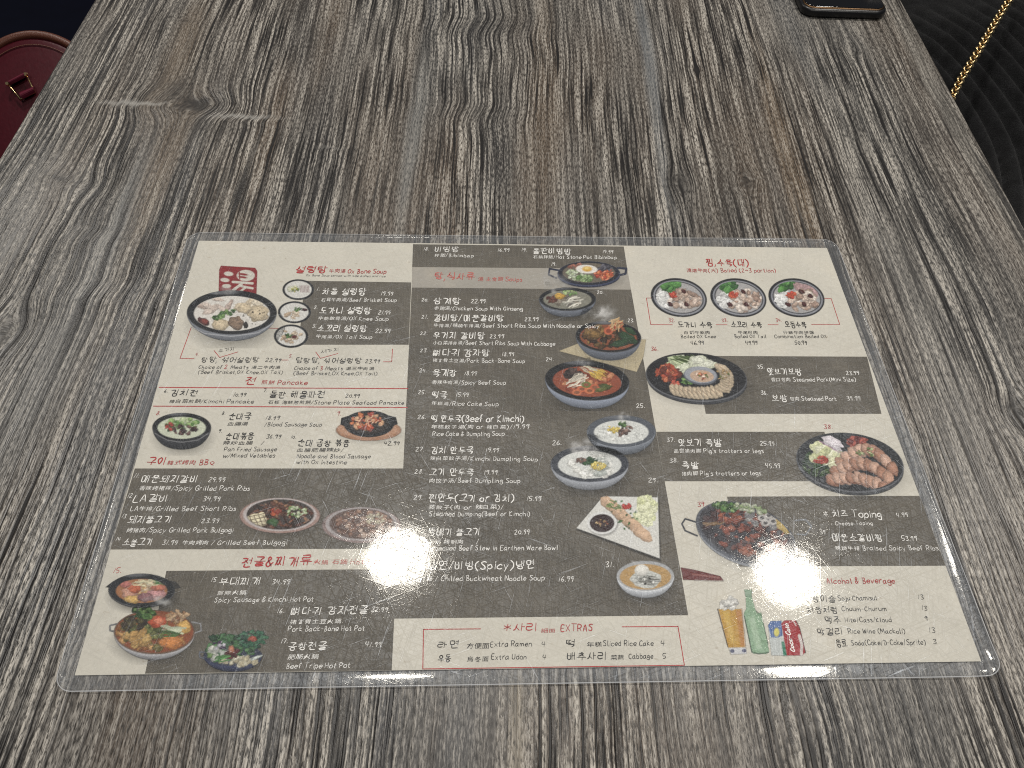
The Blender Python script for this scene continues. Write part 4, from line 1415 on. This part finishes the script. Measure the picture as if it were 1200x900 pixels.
p = Pic(792, 658, 852, 690)
p.polyg([(797.5, 664), (812, 667.5), (842, 672.5), (848, 680.5), (830, 680.5), (800.5, 679.5)], (122, 58, 56), mott=.2)
p.line([(812, 673), (842, 677)], 2.2, (160, 104, 98))
p.line([(814, 680), (848, 681)], .8, (190, 180, 170))
p.build('drink_picture')
p = Pic(836, 696, 880, 772, .0003)
p.polyg([(840.5, 713), (869.5, 713.5), (875, 766), (856, 767)], (196, 190, 176), .9)
p.polyg([(842, 714), (868.5, 714), (873.2, 758.5), (853.4, 759)], (206, 160, 54), mott=.12)
p.polyg([(862, 716), (869, 714), (873.2, 757), (868, 758)], (190, 124, 66), .7, soft=3)
p.polyg([(846, 716), (854, 716), (862, 754), (857, 754)], (232, 200, 104), .55, soft=4)
p.line([(841, 714), (853, 758)], 1.1, (104, 84, 60), .8)
p.polyg([(854, 759.5), (874, 759), (875, 766), (857, 767)], (214, 214, 216))
p.ell(858, 763, 2.6, 2.2, (96, 100, 130))
p.ell(872, 762.6, 2.6, 2.2, (96, 100, 130))
p.scatter(854, 707, 9, 6, 16, (2.5, 5), [(206, 204, 198), (176, 174, 170), (222, 220, 214)], dark=.1)
p.build('drink_picture')
p = Pic(868, 686, 906, 772, .0003)
p.polyg([(872, 691), (881, 691), (880.6, 699), (873.6, 699)], (150, 176, 150))
p.polyg([(873.8, 698), (880.4, 698), (885.5, 716), (874.5, 716)], (152, 184, 152))
p.ell(879.6, 722, 7.8, 10, (150, 184, 150), -8)
p.polyg([(872, 721), (892, 718), (901.5, 764), (898, 766.3), (883, 766), (880.5, 764)], (148, 182, 148), mott=.08)
p.polyg([(877, 724), (884, 722), (893, 760), (886, 761)], (188, 212, 184), .7, soft=3)
p.line([(872.3, 722), (881, 764), (889, 766.3), (900.5, 764.6)], 1.1, (62, 86, 66), .85)
p.line([(886, 716), (892.5, 722), (900, 755)], .9, (70, 96, 72), .75)
p.line([(874, 699), (880.6, 699)], .7, (80, 110, 84))
p.build('drink_picture')
p = Pic(896, 722, 948, 776, .0003)
p.polyg([(900, 733), (903, 728), (916, 727.5), (917, 732), (923, 768.5), (904, 768)], (204, 210, 208))
p.polyg([(900, 733), (903, 728), (915.5, 727.6), (917, 745), (911, 747.5), (903.5, 747)], (86, 120, 178))
p.ell(910, 741, 3.2, 5, (226, 216, 96), soft=1.5)
p.polyg([(915.5, 752), (918.6, 752), (923.5, 768), (918, 768.6)], (50, 140, 110))
p.polyg([(915.5, 731), (919, 727.2), (932.5, 727), (937, 735), (944, 764), (940, 768.2), (922, 768.2)], (178, 36, 44), mott=.12)
p.line([(936.5, 745), (939.5, 755), (939, 767)], 3.4, (216, 206, 200))
p.line([(929.5, 728), (932.5, 733)], 1.6, (216, 206, 200), .8)
p.line([(933, 728), (937, 736), (944, 765)], .9, (80, 20, 26), .9)
p.build('drink_picture')
V_, F_ = [], []
text_into(V_, F_, 'Coca-Cola', 931.5, 764, 923.5, 731, 5.2, z=ZX, slant=.3, pen=.00050)
mesh('can_lettering', V_, F_, [M_INK['w']], paper)


# ------------------------------------------------------------------ laminate film
def film_mat(veil=.012, name='clear_scratched_laminate'):
    m = bpy.data.materials.new(name)
    m.use_nodes = True
    nt = m.node_tree
    N.nt = nt
    nt.nodes.clear()
    out = N.node('ShaderNodeOutputMaterial')
    co = coords()
    x, y, z = xyz(co)
    # fine hairline scratches in several directions, rubbed patches
    scr = None
    for k, (ang, sc_, th) in enumerate(((20, 1.0, .67), (75, .9, .67), (118, 1.1, .68), (158, 1.3, .67))):
        a = math.radians(ang)
        u = x * math.cos(a) + y * math.sin(a)
        v = y * math.cos(a) - x * math.sin(a)
        n = noise(vec(u * (30 * sc_) + k * 3.3, v * (900 * sc_)), 1, 1, .5)
        r_ = ramp(n, th - .08, th + .04)
        scr = r_ if scr is None else N.m('MAXIMUM', scr, r_)
    wrk = noise(vec(x * 55, y * 55), 1, 2, .6)
    crk = N.m('ABSOLUTE', noise(vec(x * 260, y * 260 + 3), 1, 3, .6, 1.4) - .5)
    crk = ramp(crk, 0.0, .022, 1.0, 0.0) * ramp(wrk, .46, .56)
    dim = noise(vec(x * 420, y * 420), 1, 2, .5)
    h = wrk * .20 + crk * -.009 + dim * .007 + scr * .012
    nrm = bump(h, 1.0, .00022)
    lw = N.node('ShaderNodeLayerWeight')
    lw.inputs['Blend'].default_value = .5
    f = N(lw.outputs['Facing'])
    fres = ((f ** 5.0) * .9 + .045) * (1.0 - crk * .50) * ramp(dim, .30, .46, .60, 1.0)
    g1 = N.node('ShaderNodeBsdfGlossy')
    g1.inputs['Roughness'].default_value = .032
    g1.inputs['Color'].default_value = (1, .985, .93, 1)
    N.put(g1.inputs['Normal'], nrm)
    g2 = N.node('ShaderNodeBsdfGlossy')
    g2.inputs['Roughness'].default_value = .37
    g2.inputs['Color'].default_value = (.86, .92, 1.0, 1)
    N.put(g2.inputs['Normal'], bump(scr * .6 + dim * .3 + wrk, 1.0, .0007))
    tr = N.node('ShaderNodeBsdfTransparent')
    tr.inputs['Color'].default_value = (.965, .97, .975, 1)
    rub = ramp(noise(vec(x * 9, y * 9), 1, 4, .65), .3, .7, .4, 1.0)
    m2 = N.node('ShaderNodeMixShader')
    N.put(m2.inputs[0], (scr * .060 + .020 + dim * .014) * rub)
    nt.links.new(tr.outputs[0], m2.inputs[1])
    nt.links.new(g2.outputs[0], m2.inputs[2])
    df = N.node('ShaderNodeBsdfDiffuse')
    df.inputs['Color'].default_value = (.78, .80, .83, 1)
    m3 = N.node('ShaderNodeMixShader')
    m3.inputs[0].default_value = veil
    nt.links.new(m2.outputs[0], m3.inputs[1])
    nt.links.new(df.outputs[0], m3.inputs[2])
    m1 = N.node('ShaderNodeMixShader')
    N.put(m1.inputs[0], fres)
    nt.links.new(m3.outputs[0], m1.inputs[1])
    nt.links.new(g1.outputs[0], m1.inputs[2])
    nt.links.new(m1.outputs[0], out.inputs[0])
    return m


M_FILM = film_mat()
M_SEAL = film_mat(.040, 'milky_sealed_laminate')
M_EDGE = film_mat(.46, 'cut_laminate_edge')


def build_film():
    X0, X1, Y0_, Y1_ = -.2242, .2245, -.1536, .1542
    r = .009
    t0, t1 = MZ - .00045, MZ + .00034
    # radial rings: from the sheet edge outwards over the sealed border
    offs = [-.004, -.0012, 0.0, .0006, .0012, .002, .003, .0042, .0056, .0068, .0076, .0081]
    prof = [t1, t1, t1 - .00002, t1 - .00012, t1 - .00015, t1 - .00016, t1 - .00016, t1 - .00016, t1 - .00013, t1 - .00010, t1 - .00010, t1 - .00024]
    nseg_s, nseg_c = 90, 10

    def loop(off):
        t = max(0.0, min(1.0, off / .0082))
        x0 = -PW - off + (X0 + PW + .0082) * t
        x1 = PW + off + (X1 - PW - .0082) * t
        y0 = -PH - off + (Y0_ + PH + .0082) * t
        y1 = PH + off + (Y1_ - PH - .0082) * t
        rr = max(.0003, r * t) if off > 0 else .0003
        pts = []
        cs = [(x1 - rr, y1 - rr, 0), (x0 + rr, y1 - rr, 90), (x0 + rr, y0 + rr, 180), (x1 - rr, y0 + rr, 270)]
        for k in range(4):
            cx, cy, a0 = cs[k]
            for s in range(nseg_c + 1):
                a = math.radians(a0 + 90 * s / nseg_c)
                pts.append((cx + rr * math.cos(a), cy + rr * math.sin(a)))
            nx_, ny_, na0 = cs[(k + 1) % 4]
            e = (cx + rr * math.cos(math.radians(a0 + 90)), cy + rr * math.sin(math.radians(a0 + 90)))
            q = (nx_ + rr * math.cos(math.radians(na0)), ny_ + rr * math.sin(math.radians(na0)))
            for s in range(1, nseg_s):
                w = s / nseg_s
                pts.append((e[0] + (q[0] - e[0]) * w, e[1] + (q[1] - e[1]) * w))
        return pts
    V, Fc = [], []
    loops = []

    def lift(x, y, t):
        """the sealed border curls up a little along the near edge and at the near right corner"""
        dn = max(0.0, -y - PH)
        dr = max(0.0, x - PW)
        cd = math.hypot(x - .222, y + .152)
        wav = math.sin(x * 23 + 1.0) * math.cos(x * 9)
        far = max(0.0, min(1.0, (y - PH) / .008)) if y > PH else 0.0
        z_ = (.068 + .008 * wav) * min(dn, .0040) + .03 * max(0.0, min(dn - .0040, .0030)) + .10 * max(0.0, dn - .0070)
        z_ += (.113 * min(dr, .0030) + .06 * max(0.0, dr - .0030)) * math.exp(-((y + .13) / .065) ** 2)
        return z_ + .0010 * math.exp(-(cd / .010) ** 2) * min(1.0, (dn + dr) / .004) + far ** 1.5 * .0008 * math.exp(-((x - .17) / .06) ** 2)

    for off, zz in zip(offs, prof):
        L = loop(off)
        loops.append(len(V))
        n = len(L)
        for (a, b_) in L:
            V.append((a, b_, zz + lift(a, b_, off)))
    L = loop(offs[-1])
    for dz, inn in ((.00045, 0.0), ):
        loops.append(len(V))
        for (a, b_) in L:
            V.append((a, b_, max(.00005, t1 - .00055) + lift(a, b_, 0)))
    # under side
    for off in (.0056, .002, 0.0):
        L = loop(off)
        loops.append(len(V))
        for (a, b_) in L:
            V.append((a, b_, .00005 + .9 * lift(a, b_, 0)))
    n = len(L)
    for k in range(len(loops) - 1):
        A, B = loops[k], loops[k + 1]
        for i in range(n):
            j = (i + 1) % n
            Fc.append((A + i, B + i, B + j, A + j))
    Fc.append(tuple(loops[-1] + i for i in range(n - 1, -1, -1)))
    Fc.append(tuple(loops[0] + i for i in range(n)))
    mi = []
    for k in range(len(loops) - 1):
        mi += [0 if k < 2 else (2 if k in (10, 11) else (1 if k < 12 else 0))] * n
    mi += [0, 0]
    o = mesh('plastic_film', V, Fc, [M_FILM, M_SEAL, M_EDGE], menu, mi=mi)
    for p_ in o.data.polygons:
        p_.use_smooth = len(p_.vertices) == 4
    return o


build_film()

# ------------------------------------------------------------------ phone
M_CASE = simple('black_rubber_phone_case', (.006, .006, .007), .35, .4, 0, .2, 200)
M_GLASSB = simple('black_phone_glass', (.004, .004, .005), .05, .5, 0, .1, 20)
M_BRONZE = simple('bronze_phone_frame', (.09, .055, .030), .4, .5, 1.0, .1, 100)
pc = ray_plane(989, 23, (0, 0, ZT))
phone = empty('smartphone', 'black smartphone in a dark case lying at the far right of the table', 'phone', (pc[0], pc[1] + .0, ZT), math.radians(-1.0))
PWd = .0405
rounded_slab('phone_case', -PWd, PWd, 0, .158, .0004, .0085, .012, .003, [M_CASE], phone)
rounded_slab('metal_frame', -PWd + .0022, PWd - .0022, .0022, .1558, .0040, .0094, .010, .0016, [M_BRONZE], phone)
rounded_slab('screen', -PWd + .0034, PWd - .0034, .0036, .1544, .0060, .0099, .009, .0006, [M_GLASSB], phone)

# ------------------------------------------------------------------ left side: bench and handbag
M_NAVY = simple('dark_navy_vinyl', (.0015, .002, .006), .7, .04, 0, .3, 40, .0002)
bench = empty('bench_seat', 'dark navy vinyl bench seat left of the table', 'bench', (-.80, .60, 0))
rounded_slab('seat_cushion', -.36, .36, -1.6, 1.6, .36, .46, .03, .025, [M_NAVY], bench)
rounded_slab('bench_base', -.34, .34, -1.55, 1.55, 0.002, .36, .02, .004, [simple('dark_bench_plinth', (.012, .011, .012), .6)], bench)
rounded_slab('back_cushion', -.36, -.24, -1.6, 1.6, .462, 1.0, .03, .03, [M_NAVY], bench)

M_RED = simple('oxblood_leather', (.048, .0035, .008), .42, .3, 0, .25, 260, .0002)
M_PIPE = simple('tan_leather_piping', (.085, .028, .016), .4, .5, 0, .35, 900, .0003)
M_GOLD = simple('polished_gold_metal', (.83, .62, .33), .22, .5, 1.0, .15, 300)
AP = ray_plane(37, 40, (0, 0, ZT - .10))
vdn = np.array([.05, -.72, -.69])
vdn /= np.linalg.norm(vdn)
un = np.array([1.0, .06, -.02])
un -= vdn * np.dot(un, vdn)
un /= np.linalg.norm(un)
nn = np.cross(vdn, un)
nn /= np.linalg.norm(nn)
if nn[2] < 0:
    nn = -nn
bag = empty('handbag', 'oxblood red leather handbag with tan piping leaning on the bench', 'handbag', tuple(AP))


def bag_pt(u, d, t):
    return tuple(un * u + vdn * d + nn * t)


def arch(u_half, b_, H, n=40):
    pts = []
    for i in range(n + 1):
        a = math.pi * i / n
        pts.append((-u_half * math.cos(a), b_ * (1 - math.sin(a))))
    pts += [(u_half, H - .03), (u_half - .01, H - .008), (u_half - .03, H), (-u_half + .03, H), (-u_half + .01, H - .008), (-u_half, H - .03)]
    return pts


HB, BB, BH = .082, .105, .22


def bag_shell():
    V, Fc = [], []
    P_ = arch(HB, BB, BH)
    n = len(P_)
    c = (0, BH * .5)
    layers = [(.93, .0), (.985, -.002), (1.0, -.006), (1.0, -.052), (.985, -.056), (.93, -.058)]
    for (s, t) in layers:
        for (u, d) in P_:
            V.append(bag_pt(c[0] + (u - c[0]) * s, c[1] + (d - c[1]) * s, t))
    for k in range(len(layers) - 1):
        for i in range(n):
            j = (i + 1) % n
            Fc.append((k * n + i, k * n + j, (k + 1) * n + j, (k + 1) * n + i))
    # gently domed front
    b0 = len(V)
    for k in range(1, 6):
        s = .93 * (1 - k / 6)
        for (u, d) in P_:
            V.append(bag_pt(c[0] + (u - c[0]) * s, c[1] + (d - c[1]) * s, .006 * (1 - (s / .93) ** 2)))
    rings = [0] + [b0 + k * n for k in range(5)]
    for a, b_ in zip(rings[:-1], rings[1:]):
        for i in range(n):
            j = (i + 1) % n
            Fc.append((a + i, b_ + i, b_ + j, a + j))
    V.append(bag_pt(c[0], c[1], .006))
    for i in range(n):
        Fc.append((rings[-1] + i, len(V) - 1, rings[-1] + (i + 1) % n))
    Fc.append(tuple(5 * n + i for i in range(n)))
    o = mesh('bag_body', V, Fc, [M_RED], bag, True)
    return P_


BP = bag_shell()


def tube(name, pts, r, mats, parent, seg=10, closed=False):
    V, Fc = [], []
    n = len(pts)
    pts = [Vector(p) for p in pts]
    up = Vector((.13, .2, .97))
    for i, p in enumerate(pts):
        a = pts[(i - 1) % n] if closed else pts[max(i - 1, 0)]
        b_ = pts[(i + 1) % n] if closed else pts[min(i + 1, n - 1)]
        d = (b_ - a).normalized()
        u = d.cross(up)
        if u.length < 1e-4:
            u = d.orthogonal()
        u.normalize()
        v = d.cross(u)
        for s in range(seg):
            t = 2 * math.pi * s / seg
            V.append(p + u * math.cos(t) * r + v * math.sin(t) * r)
    m_ = n if closed else n - 1
    for i in range(m_):
        for s in range(seg):
            a, b_ = i * seg, ((i + 1) % n) * seg
            t = (s + 1) % seg
            Fc.append((a + s, a + t, b_ + t, b_ + s))
    if not closed:
        Fc.append(tuple(range(seg - 1, -1, -1)))
        Fc.append(tuple((n - 1) * seg + s for s in range(seg)))
    return mesh(name, V, Fc, mats, parent, True)


tube('piping', [bag_pt(u, d, -.002) for (u, d) in BP], .0043, [M_PIPE], bag, 10, True)
cc = (0, BH * .5)
tube('stitching', [bag_pt(u * .88, cc[1] + (d - cc[1]) * .90, .0016) for (u, d) in BP], .0005, [M_PIPE], bag, 6, True)


def on_bag(px, py, t):
    q = ray_plane(px, py, AP + nn * t, nn) - AP
    return tuple(q)


tube('metal_ring', [on_bag(*q, .011) for q in ((9.5, 98.5), (30.5, 87.5), (41, 108), (24, 117))], .0012, [M_GOLD], bag, 8, True)
for q in ((9.5, 98.5), (30.5, 87.5)):
    c_ = on_bag(*q, .012)
    cyl('ring_stud', c_, tuple(np.array(c_) + nn * .003), .0024, .0016, [M_GOLD], bag, 14)


def strap(name, quad, t0, t1, mat):
    lo = [Vector(on_bag(*q, t0)) for q in quad]
    hi = [Vector(on_bag(*q, t1)) for q in quad]
    V, Fc = [], []
    n = 6
    for k in range(n + 1):
        w = k / n
        bulge = math.sin(w * math.pi) * .0035
        a, b_ = hi[0].lerp(hi[3], w), hi[1].lerp(hi[2], w)
        c_, d = lo[0].lerp(lo[3], w), lo[1].lerp(lo[2], w)
        off = Vector(nn) * bulge
        V += [a + off, b_ + off, d, c_]
    for k in range(n):
        for s in range(4):
            t = (s + 1) % 4
            Fc.append((k * 4 + s, k * 4 + t, k * 4 + 4 + t, k * 4 + 4 + s))
    Fc += [(3, 2, 1, 0), tuple(n * 4 + s for s in range(4))]
    mesh(name, V, Fc, [mat], bag, False)


M_TAB = simple('red_leather_tab', (.10, .010, .024), .35, .5, 0, .2, 300, .0002)
strap('strap_tab', ((10.5, 94), (29, 84.5), (31, 90), (13, 99.5)), .004, .012, M_TAB)
strap('strap_tab', ((23, 108), (40, 101), (41.5, 108), (27, 116)), .004, .012, M_TAB)
bpy.data.objects['strap_tab.001'].rotation_euler = (0, 0, 0)


# ------------------------------------------------------------------ right side: ribbed coat and gold chain
def coat_mat():
    m, b = new_mat('black_corduroy_velvet')
    n = noise(coords(), 900, 3, .7)
    n2 = noise(coords(), 60, 3, .6)
    N.put(b.inputs['Base Color'], mixc(ramp(n, .4, .7) * ramp(n2, .3, .7), (.002, .002, .0024), (.020, .0205, .022)))
    b.inputs['Roughness'].default_value = .95
    b.inputs['Specular IOR Level'].default_value = .1
    b.inputs['Sheen Weight'].default_value = .06
    b.inputs['Sheen Roughness'].default_value = .5
    N.put(b.inputs['Normal'], bump(n, 1.0, .001))
    return m


chair = empty('side_seat', 'black padded chair seat right of the table under the coat', 'chair', (.72, .62, 0))
M_SEAT = simple('black_vinyl', (.01, .01, .01), .5)
rounded_slab('seat_cushion', -.24, .24, -.26, .24, .40, .47, .05, .025, [M_SEAT], chair)
for sx in (-1, 1):
    for sy in (-1, 1):
        cyl('leg', (sx * .2, sy * .2, .0005), (sx * .2, sy * .2, .40), .016, .018, [M_IRON], chair)
rounded_slab('backrest', -.22, .22, .20, .25, .472, .95, .02, .02, [M_SEAT], chair)

RC = ray_plane(1000, 130, (0, 0, ZT - .09))


def coat():
    x0, x1, y0, y1 = .385, 1.0, .02, .80
    nx, ny = 260, 320
    V, Fc = [], []
    for j in range(ny):
        for i in range(nx):
            x = x0 + (x1 - x0) * i / (nx - 1)
            y = y0 + (y1 - y0) * j / (ny - 1)
            dx, dy = x - RC[0], y - RC[1]
            wx = vnoise(np.array([x * 9.0]), np.array([y * 7.0]), 2)[0]
            rr = math.hypot(dx, dy * .62) + .018 * (wx - .5)
            ph = rr / .0185
            rid = abs(math.sin(ph * math.pi)) ** .65
            fade = max(0.0, min(1.0, (.60 - y + x * .15) / .08))
            z = -.105 + .012 * rid * fade
            z += .02 * math.sin(x * 7 + y * 5) + .012 * (wx - .5)
            # drops away to the sides
            z -= .30 * max(0, x - .62) ** 1.4
            z -= 1.2 * max(0, .14 - y)
            z -= 1.5 * max(0, y - .70)
            e = max(0, .40 - x) / .015
            z -= .05 * e * e
            V.append((x, y, ZT + z))
    for j in range(ny - 1):
        for i in range(nx - 1):
            a = j * nx + i
            Fc.append((a, a + 1, a + nx + 1, a + nx))
    # closed body below the draped cloth
    m_ = nx * ny
    border = [i for i in range(nx)] + [j * nx + nx - 1 for j in range(1, ny)] + [(ny - 1) * nx + i for i in range(nx - 2, -1, -1)] + [j * nx for j in range(ny - 2, 0, -1)]
    for a in border:
        V.append((V[a][0] * .96 + .025, V[a][1] * .96 + .015, .472))
    n = len(border)
    for k in range(n):
        q = (k + 1) % n
        Fc.append((border[k], m_ + k, m_ + q, border[q]))
    Fc.append(tuple(m_ + k for k in range(n)))
    o = mesh('ribbed_coat', V, Fc, [coat_mat()], None, True)
    o['label'] = 'black velvety coat with curved ribs heaped beside the right table edge'
    o['category'] = 'coat'


coat()

ch = empty('gold_chain', 'gold twisted chain strap lying over the black ribbed coat', 'chain', (.5, .5, ZT - .045))
cpx = [(1192, -14), (1183, 0), (1172, 17), (1160, 37), (1149, 56), (1137, 75), (1126, 93), (1118, 109), (1110, 124)]
cp = [np.array(ray_plane(*q, (0, 0, ZT - .045 - .002 * k))) for k, q in enumerate(cpx)]
seg_l = [0]
for a, b_ in zip(cp[:-1], cp[1:]):
    seg_l.append(seg_l[-1] + np.linalg.norm(b_ - a))
pitch = .0052
link_me = None
nl = int(seg_l[-1] / pitch)
for k in range(nl):
    s = k * pitch
    i = max(j for j in range(len(seg_l)) if seg_l[j] <= s)
    i = min(i, len(cp) - 2)
    w = (s - seg_l[i]) / (seg_l[i + 1] - seg_l[i])
    pos = cp[i] * (1 - w) + cp[i + 1] * w
    d = Vector(cp[i + 1] - cp[i]).normalized()
    if link_me is None:
        pts = []
        for q in range(16):
            a = 2 * math.pi * q / 16
            pts.append((.0052 * math.cos(a), .0033 * math.sin(a), 0.0))
        o = tube('link', pts, .00125, [M_GOLD], ch, 8, True)
        link_me = o.data
    else:
        o = bpy.data.objects.new('link', link_me)
        sc.collection.objects.link(o)
        o.parent = ch
    rot = d.to_track_quat('X', 'Z').to_matrix().to_4x4()
    tw = Matrix.Rotation(math.radians(90 * (k % 2) + 20 + 35), 4, 'X')
    yaw = Matrix.Rotation(math.radians(28), 4, 'Z')
    o.matrix_local = Matrix.Translation(Vector(pos) - ch.location) @ rot @ tw @ yaw
